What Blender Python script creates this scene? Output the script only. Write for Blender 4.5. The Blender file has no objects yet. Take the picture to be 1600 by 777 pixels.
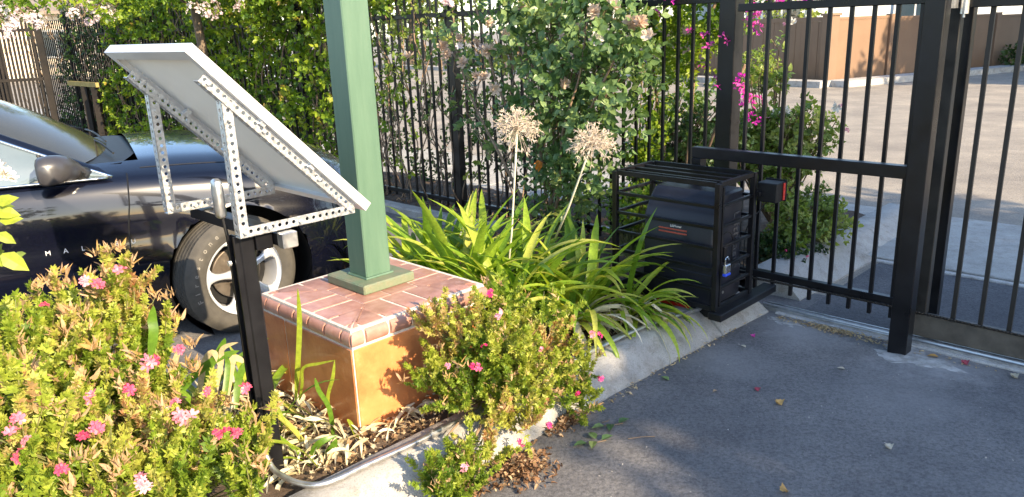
import bpy, bmesh, math, random
import numpy as np
from mathutils import Vector, Matrix, Euler
rnd = random.Random(11)
nr = np.random.RandomState(5)
SC = bpy.context.scene
COL = SC.collection
R = math.radians
S2 = 2 ** -.5

# ------------------------------------------------------------------ camera, sky, sun, exposure
H, FPX, PITCH, ROLL = 1.6, 1200.0, R(16.2), R(2.2)
cam_data = bpy.data.cameras.new('camera')
cam_data.sensor_width = 36.0
cam_data.lens = FPX / 1600 * 36
cam_data.clip_start = .05
cam_data.clip_end = 500
cam = bpy.data.objects.new('camera', cam_data)
COL.objects.link(cam)
cam.matrix_world = (Matrix.Translation((0, 0, H)) @ Matrix.Rotation(math.pi / 2 - PITCH, 4, 'X')
                    @ Matrix.Rotation(-ROLL, 4, 'Z'))
SC.camera = cam
SUN_EL, SUN_AZ = R(27), R(-47)            # azimuth measured from +x, towards the sun
L = Vector((math.cos(SUN_EL) * math.cos(SUN_AZ), math.cos(SUN_EL) * math.sin(SUN_AZ), math.sin(SUN_EL)))
world = bpy.data.worlds.new('World')
SC.world = world
world.use_nodes = True
wn = world.node_tree
sky = wn.nodes.new('ShaderNodeTexSky')
sky.sky_type = 'NISHITA'
sky.sun_disc = False
sky.sun_elevation = SUN_EL
sky.sun_rotation = math.pi / 2 - SUN_AZ
sky.air_density = 1.0
sky.dust_density = .7
sky.ozone_density = 1.6
bg = wn.nodes['Background']
wn.links.new(sky.outputs[0], bg.inputs[0])
bg.inputs[1].default_value = .15
sun_data = bpy.data.lights.new('sun', 'SUN')
sun_data.energy = 4.4
sun_data.angle = R(.55)
sun_data.color = (1, .80, .54)
sun = bpy.data.objects.new('sun', sun_data)
COL.objects.link(sun)
sun.rotation_euler = L.to_track_quat('Z', 'Y').to_euler()
vs = SC.view_settings
vs.view_transform = 'Standard'
vs.look = 'None'
vs.gamma = 1
vs.exposure = 1.65

# ------------------------------------------------------------------ projection helpers (planning the layout only)
def W(a, b, z=0.0):                        # a runs along the planter kerb, b along the fence line
    return Vector(((a + b) * S2, (a - b) * S2, z))
def AB(p):
    return ((p[0] + p[1]) * S2, (p[0] - p[1]) * S2)
_c, _s, _cp, _sp = math.cos(ROLL), math.sin(ROLL), math.cos(PITCH), math.sin(PITCH)
def proj(P):
    P = np.atleast_2d(np.asarray(P, float))
    Z = P[:, 2] - H
    Yc = P[:, 1] * _cp - Z * _sp
    Zc = P[:, 1] * _sp + Z * _cp
    Yc = np.where(Yc < .05, .05, Yc)
    X = P[:, 0] / Yc * FPX
    Y = Zc / Yc * FPX
    return 800 + X * _c - Y * _s, 388.5 - (X * _s + Y * _c), Yc

def PA(u, v, a):                            # the point on the plane a = const that the camera sees at photograph pixel (u, v)
    x = u - 800; y = 388.5 - v
    X = x * _c + y * _s; Y = -x * _s + y * _c
    d = Vector((X, FPX * _cp + Y * _sp, -FPX * _sp + Y * _cp))
    t = a / ((d.x + d.y) * S2)
    return Vector((d.x * t, d.y * t, H + d.z * t))
def PY(u, v, Yd):
    x = u - 800; y = 388.5 - v
    X = x * _c + y * _s; Y = -x * _s + y * _c
    d = Vector((X, FPX * _cp + Y * _sp, -FPX * _sp + Y * _cp))
    t = Yd / d.y
    return Vector((d.x * t, Yd, H + d.z * t))
# ------------------------------------------------------------------ materials
MATS = {}
def _mat(name):
    m = bpy.data.materials.new(name)
    m.use_nodes = True
    nt = m.node_tree
    return m, nt, nt.nodes['Principled BSDF'], nt.nodes['Material Output']
def _noise(nt, scale, detail=4, rough=.6, coord='Object', vec=None):
    n = nt.nodes.new('ShaderNodeTexNoise')
    n.inputs['Scale'].default_value = scale
    n.inputs['Detail'].default_value = detail
    n.inputs['Roughness'].default_value = rough
    if vec is None:
        tc = nt.nodes.new('ShaderNodeTexCoord')
        vec = tc.outputs[coord]
    nt.links.new(vec, n.inputs['Vector'])
    return n
def _ramp(nt, fac, stops):
    r = nt.nodes.new('ShaderNodeValToRGB')
    e = r.color_ramp.elements
    while len(e) < len(stops):
        e.new(.5)
    for el, (p, c) in zip(e, stops):
        el.position = p
        el.color = (*c, 1)
    nt.links.new(fac, r.inputs[0])
    return r
def _bump(nt, bs, height, strength, dist=.01):
    b = nt.nodes.new('ShaderNodeBump')
    b.inputs['Strength'].default_value = strength
    b.inputs['Distance'].default_value = dist
    nt.links.new(height, b.inputs['Height'])
    nt.links.new(b.outputs[0], bs.inputs['Normal'])
    return b
def _mix(nt, fac, a, b, mode='MIX'):
    m = nt.nodes.new('ShaderNodeMix')
    m.data_type = 'RGBA'
    m.blend_type = mode
    for sock, v in ((m.inputs[0], fac), (m.inputs[6], a), (m.inputs[7], b)):
        if hasattr(v, 'links'):
            nt.links.new(v, sock)
        elif isinstance(v, tuple):
            sock.default_value = (*v, 1)
        else:
            sock.default_value = v
    return m.outputs[2]
def mat(name, c1, c2=None, scale=8, rough=.6, rough2=None, metal=0, bump=0, bscale=40, coat=0, spec=.5, detail=5, lo=.35, hi=.65):
    if name in MATS:
        return MATS[name]
    m, nt, bs, out = _mat(name)
    c2 = c2 or tuple(min(1, x * 1.25 + .003) for x in c1)
    n = _noise(nt, scale, detail)
    r = _ramp(nt, n.outputs[0], [(lo, c1), (hi, c2)])
    nt.links.new(r.outputs[0], bs.inputs['Base Color'])
    if rough2 is None:
        bs.inputs['Roughness'].default_value = rough
    else:
        mr = nt.nodes.new('ShaderNodeMapRange')
        mr.inputs[1].default_value = .3; mr.inputs[2].default_value = .7
        mr.inputs[3].default_value = rough; mr.inputs[4].default_value = rough2
        nt.links.new(n.outputs[0], mr.inputs[0])
        nt.links.new(mr.outputs[0], bs.inputs['Roughness'])
    bs.inputs['Metallic'].default_value = metal
    bs.inputs['Coat Weight'].default_value = coat
    bs.inputs['Coat Roughness'].default_value = .03
    bs.inputs['Specular IOR Level'].default_value = spec
    if bump:
        nb = _noise(nt, bscale, 4)
        _bump(nt, bs, nb.outputs[0], bump)
    MATS[name] = m
    return m
def concmat(name, c1, c2, dirt):
    m, nt, bs, out = _mat(name)
    geo = nt.nodes.new('ShaderNodeNewGeometry'); P = geo.outputs['Position']
    n = _noise(nt, 4, 9, .7, vec=P); r = _ramp(nt, n.outputs[0], [(.35, c1), (.62, c2)])
    n2 = _noise(nt, 11, 8, .75, vec=P); r2 = _ramp(nt, n2.outputs[0], [(.50, (0, 0, 0)), (.68, (.75, .75, .75))])
    c = _mix(nt, r2.outputs[0], r.outputs[0], dirt)
    n3 = _noise(nt, 160, 4, .7, vec=P); r3 = _ramp(nt, n3.outputs[0], [(.30, (.55, .53, .5)), (.45, (1, 1, 1)), (.7, (1.1, 1.1, 1.1))])
    c = _mix(nt, 1.0, c, r3.outputs[0], 'MULTIPLY')
    nt.links.new(c, bs.inputs['Base Color']); bs.inputs['Roughness'].default_value = .88
    b1 = nt.nodes.new('ShaderNodeBump'); b1.inputs['Strength'].default_value = .5; b1.inputs['Distance'].default_value = .004
    nt.links.new(n3.outputs[0], b1.inputs['Height'])
    b2 = nt.nodes.new('ShaderNodeBump'); b2.inputs['Strength'].default_value = .5; b2.inputs['Distance'].default_value = .012
    nt.links.new(n2.outputs[0], b2.inputs['Height']); nt.links.new(b1.outputs[0], b2.inputs['Normal']); nt.links.new(b2.outputs[0], bs.inputs['Normal'])
    return m
def leafmat(name, stops, transl=.35, rough=.45, tint=None):
    """colour varies from leaf to leaf: 'rnd' on joined foliage, the object's own random number on single leaves"""
    if name in MATS:
        return MATS[name]
    m, nt, bs, out = _mat(name)
    at = nt.nodes.new('ShaderNodeAttribute'); at.attribute_name = 'rnd'
    oi = nt.nodes.new('ShaderNodeObjectInfo')
    sx = nt.nodes.new('ShaderNodeSeparateColor'); nt.links.new(oi.outputs['Color'], sx.inputs[0])
    ad = nt.nodes.new('ShaderNodeMath'); ad.operation = 'ADD'
    nt.links.new(at.outputs['Fac'], ad.inputs[0]); nt.links.new(sx.outputs[0], ad.inputs[1])
    fr = nt.nodes.new('ShaderNodeMath'); fr.operation = 'FRACT'
    nt.links.new(ad.outputs[0], fr.inputs[0])
    r = _ramp(nt, fr.outputs[0], stops)
    geo = nt.nodes.new('ShaderNodeNewGeometry')
    n = _noise(nt, 60, 3, vec=geo.outputs['Position'])
    r2 = _ramp(nt, n.outputs[0], [(.3, (.72, .72, .72)), (.7, (1.15, 1.12, 1.05))])
    c = _mix(nt, 1.0, r.outputs[0], r2.outputs[0], 'MULTIPLY')
    nt.links.new(c, bs.inputs['Base Color'])
    bs.inputs['Roughness'].default_value = rough
    bs.inputs['Specular IOR Level'].default_value = .4
    tb = nt.nodes.new('ShaderNodeBsdfTranslucent')
    c2 = _mix(nt, 1.0, c, tint or (1.25, 1.2, .55), 'MULTIPLY')
    nt.links.new(c2, tb.inputs[0])
    mx = nt.nodes.new('ShaderNodeMixShader')
    mx.inputs[0].default_value = transl
    nt.links.new(bs.outputs[0], mx.inputs[1]); nt.links.new(tb.outputs[0], mx.inputs[2])
    nt.links.new(mx.outputs[0], out.inputs[0])
    MATS[name] = m
    return m

# ------------------------------------------------------------------ mesh helpers
class MB:
    def __init__(self):
        self.v, self.f = [], []
    def add(self, vs_, fs_):
        o = len(self.v)
        self.v += [tuple(p) for p in vs_]
        self.f += [tuple(i + o for i in f) for f in fs_]
        return self
    def corners(self, c):                   # 8 corners, bottom 0-3 then top 4-7
        return self.add(c, [(0, 3, 2, 1), (4, 5, 6, 7), (0, 1, 5, 4), (1, 2, 6, 5), (2, 3, 7, 6), (3, 0, 4, 7)])
    def ab(self, a0, a1, b0, b1, z0, z1):
        q = [(a0, b0), (a0, b1), (a1, b1), (a1, b0)]
        return self.corners([W(a, b, z0) for a, b in q] + [W(a, b, z1) for a, b in q])
    def abev(self, a0, a1, b0, b1, z0, z1, c=.004):   # a box with chamfered edges
        def ring(i, z):
            return [W(a, b, z) for a, b in ((a0 + i, b0), (a0, b0 + i), (a0, b1 - i), (a0 + i, b1), (a1 - i, b1), (a1, b1 - i), (a1, b0 + i), (a1 - i, b0))]
        def ringin(z):
            return [W(a, b, z) for a, b in ((a0 + c, b0 + c), (a0 + c, b0 + c), (a0 + c, b1 - c), (a0 + c, b1 - c), (a1 - c, b1 - c), (a1 - c, b1 - c), (a1 - c, b0 + c), (a1 - c, b0 + c))]
        rs = [ringin(z0), ring(c, z0 + c), ring(c, z1 - c), ringin(z1)]
        vs_ = [p for r_ in rs for p in r_]
        fs = []
        for k in range(3):
            for i in range(8):
                j = (i + 1) % 8
                fs.append((k * 8 + i, k * 8 + j, k * 8 + 8 + j, k * 8 + 8 + i))
        fs.append((6, 4, 2, 0)); fs.append((24, 26, 28, 30))
        return self.add(vs_, fs)
    def box(self, c, s, M=None):
        h = [x / 2 for x in s]
        q = [(-1, -1), (-1, 1), (1, 1), (1, -1)]
        pts = [Vector((x * h[0], y * h[1], z * h[2])) for z in (-1, 1) for x, y in q]
        pts = [(M @ p if M is not None else p) + Vector(c) for p in pts]
        return self.corners(pts)
    def beam(self, p0, p1, w, h, up=(0, 0, 1)):
        p0, p1 = Vector(p0), Vector(p1)
        d = (p1 - p0).normalized()
        sd = d.cross(Vector(up)).normalized()
        u = sd.cross(d)
        cs = []
        for p in (p0, p1):
            cs.append([p - sd * w / 2 - u * h / 2, p + sd * w / 2 - u * h / 2, p + sd * w / 2 + u * h / 2, p - sd * w / 2 + u * h / 2])
        return self.add(cs[0] + cs[1], [(0, 1, 2, 3), (7, 6, 5, 4), (0, 4, 5, 1), (1, 5, 6, 2), (2, 6, 7, 3), (3, 7, 4, 0)])
    def tube(self, pts, rad, n=8, cap=True):
        pts = [Vector(p) for p in pts]
        rad = rad if isinstance(rad, (list, tuple)) else [rad] * len(pts)
        o = len(self.v)
        ref = Vector((0, 0, 1))
        d0 = (pts[1] - pts[0]).normalized()
        if abs(d0.z) > .9: ref = Vector((1, 0, 0))
        x = d0.cross(ref).normalized()
        for i, p in enumerate(pts):
            d = (pts[min(i + 1, len(pts) - 1)] - pts[max(i - 1, 0)])
            if d.length < 1e-9: d = d0
            d.normalize()
            x = (x - d * x.dot(d))
            x = x.normalized() if x.length > 1e-6 else d.orthogonal().normalized()
            y = d.cross(x)
            for k in range(n):
                t = 2 * math.pi * k / n
                self.v.append(tuple(p + (x * math.cos(t) + y * math.sin(t)) * rad[i]))
        for i in range(len(pts) - 1):
            for k in range(n):
                j = (k + 1) % n
                self.f.append((o + i * n + k, o + i * n + j, o + (i + 1) * n + j, o + (i + 1) * n + k))
        if cap:
            self.f.append(tuple(o + k for k in reversed(range(n))))
            self.f.append(tuple(o + (len(pts) - 1) * n + k for k in range(n)))
        return self
    def lathe(self, prof, M, n=24, closed=False):   # prof: (radius, height) round local z
        o = len(self.v)
        for r_, h_ in prof:
            for k in range(n):
                t = 2 * math.pi * k / n
                self.v.append(tuple(M @ Vector((r_ * math.cos(t), r_ * math.sin(t), h_))))
        m = len(prof)
        for i in range(m if closed else m - 1):
            i2 = (i + 1) % m
            for k in range(n):
                j = (k + 1) % n
                self.f.append((o + i * n + k, o + i * n + j, o + i2 * n + j, o + i2 * n + k))
        return self
    def prism(self, poly, M, h):
        o = len(self.v); n = len(poly)
        for z in (0, h):
            for x, y in poly:
                self.v.append(tuple(M @ Vector((x, y, z))))
        self.f.append(tuple(o + k for k in reversed(range(n))))
        self.f.append(tuple(o + n + k for k in range(n)))
        for k in range(n):
            j = (k + 1) % n
            self.f.append((o + k, o + j, o + n + j, o + n + k))
        return self
    def build(self, name, m, parent=None, smooth=False, label=None, kind=None):
        me = bpy.data.meshes.new(name)
        off = wloc(parent)
        me.from_pydata([(p[0] - off.x, p[1] - off.y, p[2] - off.z) for p in self.v], [], self.f)
        me.materials.append(m)
        if smooth:
            me.shade_smooth() if smooth is True else me.set_sharp_from_angle(angle=R(smooth))
            if smooth is not True:
                me.polygons.foreach_set('use_smooth', [True] * len(me.polygons))
        o = bpy.data.objects.new(name, me)
        COL.objects.link(o)
        if parent is not None: o.parent = parent
        if label: o['label'] = label
        if kind: o['kind'] = kind
        return o
def wloc(o):
    v = Vector((0, 0, 0))
    while o is not None:
        v += o.location
        o = o.parent
    return v
def thing(name, loc, label, cat, group=None):
    o = bpy.data.objects.new(name, None)
    o.empty_display_size = .1
    COL.objects.link(o)
    o.location = loc
    o['label'] = label; o['category'] = cat
    if group: o['group'] = group
    return o
def tag(o, label, cat, group=None, kind=None):
    if label: o['label'] = label
    if cat: o['category'] = cat
    if group: o['group'] = group
    if kind: o['kind'] = kind
    return o
def inst(name, me, M, parent=None, label=None):
    o = bpy.data.objects.new(name, me)
    COL.objects.link(o)
    if parent is not None:
        o.parent = parent
        M = Matrix.Translation(-wloc(parent)) @ M
    o.matrix_local = M
    o.color = (rnd.random(), 1, 1, 1)
    if label: o['label'] = label
    return o
def copy_tree(o, parent=None):
    c = o.copy(); COL.objects.link(c); c.parent = parent
    for ch in list(o.children): copy_tree(ch, c)
    return c
def mesh_of(mb, name, m, smooth=False):
    o = mb.build(name, m, smooth=smooth)
    me = o.data
    bpy.data.objects.remove(o)
    return me
def text_mb(txt, size, M, depth=.002, bold=.0):
    cu = bpy.data.curves.new('lettering', 'FONT')
    cu.body = txt; cu.size = size; cu.extrude = depth; cu.align_x = 'CENTER'; cu.align_y = 'CENTER'; cu.offset = bold
    cu.resolution_u = 2
    o = bpy.data.objects.new('lettering', cu)
    COL.objects.link(o)
    bpy.context.view_layer.update()
    me = bpy.data.meshes.new_from_object(o.evaluated_get(bpy.context.evaluated_depsgraph_get()))
    mb = MB().add([M @ v.co for v in me.vertices], [tuple(p.vertices) for p in me.polygons])
    bpy.data.objects.remove(o); bpy.data.curves.remove(cu); bpy.data.meshes.remove(me)
    return mb
def face_M(o, x, y):                        # frame with local x, y along the given world directions
    x = Vector(x).normalized(); y = Vector(y).normalized(); z = x.cross(y)
    return Matrix.Translation(o) @ Matrix((x, y, z)).transposed().to_4x4()

# ------------------------------------------------------------------ foliage helpers
def frames(pos, d, up_hint=None, scale=1.0, roll=None):
    """numpy batch of 4x4: local y -> d, local z ~ up"""
    pos = np.atleast_2d(pos); d = np.atleast_2d(d).astype(float)
    d = d / np.maximum(np.linalg.norm(d, axis=1, keepdims=True), 1e-9)
    up = np.tile([0, 0, 1.0], (len(d), 1)) if up_hint is None else np.atleast_2d(up_hint)
    x = np.cross(d, up)
    nx = np.linalg.norm(x, axis=1, keepdims=True)
    x = np.where(nx < 1e-3, [1.0, 0, 0], x / np.maximum(nx, 1e-9))
    z = np.cross(x, d)
    if roll is not None:
        c, s_ = np.cos(roll)[:, None], np.sin(roll)[:, None]
        x, z = x * c + z * s_, z * c - x * s_
    sc = np.broadcast_to(np.asarray(scale, float), (len(d),))[:, None]
    M = np.zeros((len(d), 4, 4))
    M[:, :3, 0] = x * sc; M[:, :3, 1] = d * sc; M[:, :3, 2] = z * sc; M[:, :3, 3] = pos; M[:, 3, 3] = 1
    return M
def joined(name, tmpl, mats_, m, parent=None, kind='stuff', smooth=False, rn=None):
    """one mesh of many copies; tmpl = list of (verts Nx3, tris/quads list)"""
    off = np.array(wloc(parent))
    V, F, LT, RN = [], [], [], []
    base = 0
    which = nr.randint(0, len(tmpl), len(mats_))
    for ti, (tv, tf) in enumerate(tmpl):
        Ms = mats_[which == ti]
        if not len(Ms): continue
        tv = np.asarray(tv, float)
        P = np.einsum('mij,nj->mni', Ms[:, :3, :3], tv) + Ms[:, None, :3, 3] - off
        n = len(tv)
        idx = np.concatenate([np.array(f) for f in tf])
        lt = np.array([len(f) for f in tf])
        offs = base + np.arange(len(Ms)) * n
        V.append(P.reshape(-1, 3))
        F.append((idx[None, :] + offs[:, None]).ravel())
        LT.append(np.tile(lt, len(Ms)))
        RN.append(np.repeat(nr.rand(len(Ms)) if rn is None else rn[which == ti], n))
        base += len(Ms) * n
    if not V: return None
    V = np.concatenate(V); F = np.concatenate(F); LT = np.concatenate(LT); RN = np.concatenate(RN)
    me = bpy.data.meshes.new(name)
    me.vertices.add(len(V)); me.vertices.foreach_set('co', V.ravel().astype('f'))
    me.loops.add(len(F)); me.loops.foreach_set('vertex_index', F.astype('i'))
    me.polygons.add(len(LT))
    me.polygons.foreach_set('loop_start', np.concatenate([[0], np.cumsum(LT)[:-1]]).astype('i'))
    me.polygons.foreach_set('loop_total', LT.astype('i'))
    at = me.attributes.new('rnd', 'FLOAT', 'POINT'); at.data.foreach_set('value', RN.astype('f'))
    if smooth: me.polygons.foreach_set('use_smooth', np.ones(len(LT), bool))
    me.update(calc_edges=True)
    me.materials.append(m)
    o = bpy.data.objects.new(name, me); COL.objects.link(o)
    if parent is not None: o.parent = parent
    if kind: o['kind'] = kind
    return o
def tmesh(name, t, m):
    me = bpy.data.meshes.new(name); me.from_pydata([tuple(p) for p in t[0]], [], t[1]); me.materials.append(m)
    return me
def leaves(parent, tmpl, mats_, m, n_single=0, name='leaf', rest='foliage', size=.03, minpx=9, rn=None):
    """the leaves that show largest become objects of their own, the rest one joined part"""
    single = np.zeros(len(mats_), bool)
    if n_single:
        P = mats_[:, :3, 3]
        u, v, d = proj(P)
        sc = np.linalg.norm(mats_[:, :3, 1], axis=1)
        px = size * sc / d * FPX
        fac = np.abs(np.einsum('ij,ij->i', mats_[:, :3, 2] / sc[:, None], (P - [0, 0, H]) / np.linalg.norm(P - [0, 0, H], axis=1)[:, None]))
        ok = (u > -5) & (u < 1605) & (v > -5) & (v < 782) & (px > minpx)
        cell = (u // 9).astype(int) * 4000 + (v // 9).astype(int)
        order = np.argsort(d)
        seen = set(); sc_ = np.zeros(len(P))
        for i in order:
            if not ok[i]: continue
            if cell[i] in seen: continue
            seen.add(cell[i]); sc_[i] = px[i] * (.3 + fac[i])
        top = np.argsort(-sc_)[:n_single]
        single[top[sc_[top] > 0]] = True
    mes = [tmesh(name, t, m) for t in tmpl] if single.any() else []
    for i in np.nonzero(single)[0]:
        o = inst(name, rnd.choice(mes), Matrix(mats_[i].tolist()), parent)
        if rn is not None: o.color = (float(rn[i]), 1, 1, 1)
    return joined(rest, tmpl, mats_[~single], m, parent, rn=None if rn is None else rn[~single])
def rdirs(n):
    d = nr.normal(size=(n, 3)); return d / np.linalg.norm(d, axis=1, keepdims=True)
# leaf shapes: local y along the leaf, z up, unit length
def ovate(w=.55, fold=.12, droop=.15):
    ys = [0, .28, .62, 1.0]; ws = [0.06, w / 2, w * .42, 0.0]
    v = []
    for y, q in zip(ys, ws):
        z = -droop * y * y
        v += [(-q, y, z + fold * q * 2), (0, y, z), (q, y, z + fold * q * 2)]
    f = []
    for i in range(3):
        a = i * 3
        f += [(a, a + 1, a + 4, a + 3), (a + 1, a + 2, a + 5, a + 4)]
    return (np.array(v), f)
def lobed(n=5, seed=0, cup=.2):
    q = random.Random(seed)
    v = [(0, .05, 0)]
    m = n * 2 + 1
    for i in range(m):
        t = math.radians(-35 + 250 * i / (m - 1))
        r_ = (.52 if i % 2 else .36) * q.uniform(.88, 1.12)
        if i in (0, m - 1): r_ = .28
        v.append((r_ * math.cos(t), .42 + r_ * math.sin(t) * .95, cup * r_ * q.uniform(.3, 1.4) + (.05 if i % 2 else -.04)))
    f = [(0, i, i + 1) for i in range(1, m)]
    return (np.array(v), f)
def floret(seed=0, k=5, r_=.5, cup=.25):
    q = random.Random(seed); v, f = [], []
    for i in range(k):
        t = 2 * math.pi * i / k + q.uniform(-.15, .15)
        c, s_ = math.cos(t), math.sin(t)
        o = len(v)
        for (rr, w_, z) in ((.04, .03, 0), (.55, .30, cup * .5), (1.0, .20, cup * q.uniform(.6, 1.4))):
            for sd in (-1, 1):
                v.append(((rr * c - sd * w_ * s_) * r_, (rr * s_ + sd * w_ * c) * r_, z * r_))
        f += [(o, o + 1, o + 3, o + 2), (o + 2, o + 3, o + 5, o + 4)]
    return (np.array(v), f)
def cluster(fl, n, r_, seed, flsize):
    q = np.random.RandomState(seed); v, f = [], []
    for i in range(n):
        d = q.normal(size=3); d[2] = abs(d[2]) + .2; d /= np.linalg.norm(d)
        M = frames(d[None] * r_ * q.uniform(.7, 1.1), np.cross(d, q.normal(size=3))[None], d[None], flsize * q.uniform(.75, 1.2))[0]
        o = len(v)
        v += [tuple(M[:3, :3] @ p + M[:3, 3]) for p in fl[0]]
        f += [tuple(j + o for j in g) for g in fl[1]]
    return (np.array(v), f)
def tone(Ms, nl):
    P = Ms[:, :3, 3]; n = len(P)
    big = .5 + .25 * (np.sin(P[:, 0] * 9 + 2 * np.sin(P[:, 2] * 11)) + np.sin(P[:, 1] * 10 + P[:, 2] * 13))
    t = .42 * big + .38 * nr.rand(n)
    t = np.repeat(t, nl) + .22 * nr.rand(n * nl)
    return np.clip((t - .5) * 1.35 + .5, .001, .995)
def compose(Ms, locs):                      # every sprig matrix times every leaf matrix of the sprig
    return np.einsum('aij,bjk->abik', Ms, locs).reshape(-1, 4, 4)
def sprig(n, length, lsize, seed, spread=1.0, tipy=.35):
    """leaf frames along and around a short shoot that runs up local y"""
    q = np.random.RandomState(seed)
    t = q.uniform(0, 1, n) ** .7
    ang = np.arange(n) * 2.4 + q.uniform(-.4, .4, n)
    rad = np.stack([np.cos(ang), np.zeros(n), np.sin(ang)], 1)
    pos = np.stack([np.zeros(n), t * length, np.zeros(n)], 1) + rad * .1 * lsize
    d = rad * spread + np.array([0, 1, 0]) * (tipy + .8 * t)[:, None] + q.normal(size=(n, 3)) * .2
    up = np.array([0, 1.0, 0]) - rad * .3 + q.normal(size=(n, 3)) * .25
    return frames(pos, d, up, lsize * q.uniform(.6, 1.15, n) * (1.1 - .35 * t))
def blob_points(lobes, n, shell=.55):
    """lobes: (centre, (rx,ry,rz), weight); returns points and outward directions"""
    w = np.array([l[2] for l in lobes], float); w /= w.sum()
    k = nr.choice(len(lobes), n, p=w)
    C = np.array([tuple(lobes[i][0]) for i in k]); Rr = np.array([lobes[i][1] for i in k])
    d = rdirs(n)
    r_ = nr.uniform(shell, 1.0, n)[:, None] ** .6
    return C + d * Rr * r_, d

# ------------------------------------------------------------------ plain materials
BLACK = mat('black_painted_steel', (.004, .004, .005), (.009, .009, .011), 6, .26, .42, spec=.35, bump=.03, bscale=300)
DUSTY = mat('dusty_black_steel', (.012, .011, .010), (.034, .030, .025), 5, .35, .55, spec=.35, bump=.05, bscale=200)
WORN = mat('road_dusted_steel', (.05, .042, .033), (.10, .085, .066), 9, .45, .6, bump=.1, bscale=120)
GALV = mat('galvanised_steel', (.50, .51, .52), (.68, .69, .70), 90, .30, .5, metal=.75, bump=.04, bscale=150, detail=2)
STEEL = mat('dull_conduit_steel', (.42, .42, .42), (.58, .58, .57), 30, .28, .45, metal=.9, bump=.03)
ALU = mat('white_anodised_aluminium', (.62, .63, .64), (.70, .70, .70), 4, .3, .4, metal=.35)
BACK = mat('white_panel_backsheet', (.78, .78, .77), (.83, .83, .82), 3, .5)
JBOX = mat('black_plastic', (.007, .007, .008), (.012, .012, .012), 20, .5, spec=.3)
CONC = concmat('kerb_concrete', (.26, .25, .235), (.36, .35, .33), (.17, .15, .125))
CONC2 = concmat('gate_strip_concrete', (.30, .29, .275), (.46, .45, .43), (.20, .18, .155))
MORTAR = mat('spilt_mortar', (.26, .25, .23), (.46, .45, .43), 22, .9, bump=.6, bscale=90, detail=8)
SIDEW = concmat('sidewalk_concrete', (.28, .27, .25), (.36, .35, .325), (.21, .195, .17))
SOIL = mat('garden_soil', (.045, .03, .02), (.11, .075, .05), 18, .95, bump=.9, bscale=45, detail=8)
GREEN = mat('green_painted_wood', (.075, .15, .095), (.11, .185, .125), 3.2, .42, .55, bump=.12, bscale=25)
def postmat():
    m, nt, bs, out = _mat('weathered_green_post')
    geo = nt.nodes.new('ShaderNodeNewGeometry'); mp = nt.nodes.new('ShaderNodeMapping'); mp.inputs['Scale'].default_value = (1, 1, .12)
    nt.links.new(geo.outputs['Position'], mp.inputs[0])
    n = _noise(nt, 14, 7, .7, vec=mp.outputs[0]); r = _ramp(nt, n.outputs[0], [(.3, (.062, .122, .082)), (.55, (.082, .148, .100)), (.75, (.112, .172, .122))])
    n2 = _noise(nt, 45, 6, .8, vec=geo.outputs['Position']); r2 = _ramp(nt, n2.outputs[0], [(.66, (0, 0, 0)), (.70, (.6, .6, .6))])
    c = _mix(nt, r2.outputs[0], r.outputs[0], (.045, .08, .055))
    nt.links.new(c, bs.inputs['Base Color']); bs.inputs['Roughness'].default_value = .5
    _bump(nt, bs, n2.outputs[0], .12, .004)
    return m
GREEN = postmat()
GREEN2 = mat('chipped_green_paint', (.105, .155, .09), (.16, .16, .10), 16, .6, bump=.3, bscale=60)
TANF = mat('tan_vinyl', (.175, .105, .063), (.20, .122, .074), 1.5, .6, bump=.03)
GROUT = mat('cream_grout', (.48, .41, .35), (.64, .57, .51), 30, .9, bump=.3, bscale=120)
CHROME = mat('chrome', (.75, .75, .75), (.8, .8, .8), 4, .08, metal=1)
RIM = mat('silver_alloy', (.62, .63, .65), (.68, .69, .71), 6, .28, .36, metal=.45, coat=.4)
RUBBER = mat('tyre_rubber', (.042, .039, .034), (.070, .064, .054), 12, .8, bump=.15, bscale=150)
BARK = mat('grey_brown_bark', (.09, .065, .045), (.17, .13, .09), 14, .9, bump=.8, bscale=40)
STEM = mat('green_stem', (.13, .16, .05), (.20, .17, .07), 12, .7)
WOODY = mat('woody_stem', (.17, .11, .07), (.27, .19, .12), 22, .85, bump=.4)
RED = mat('red_plastic', (.55, .02, .015), (.6, .03, .02), 5, .3, coat=.4)
BRASS = mat('polished_lock_steel', (.62, .62, .64), (.7, .7, .7), 6, .2, metal=.9)
BLUEP = mat('blue_plastic_band', (.02, .06, .55), (.03, .08, .6), 5, .4)
WHITE = mat('white_lettering', (.7, .7, .7), (.75, .75, .75), 5, .5)
RUST = mat('worn_red_decal', (.34, .05, .03), (.42, .09, .06), 40, .5)

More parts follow.
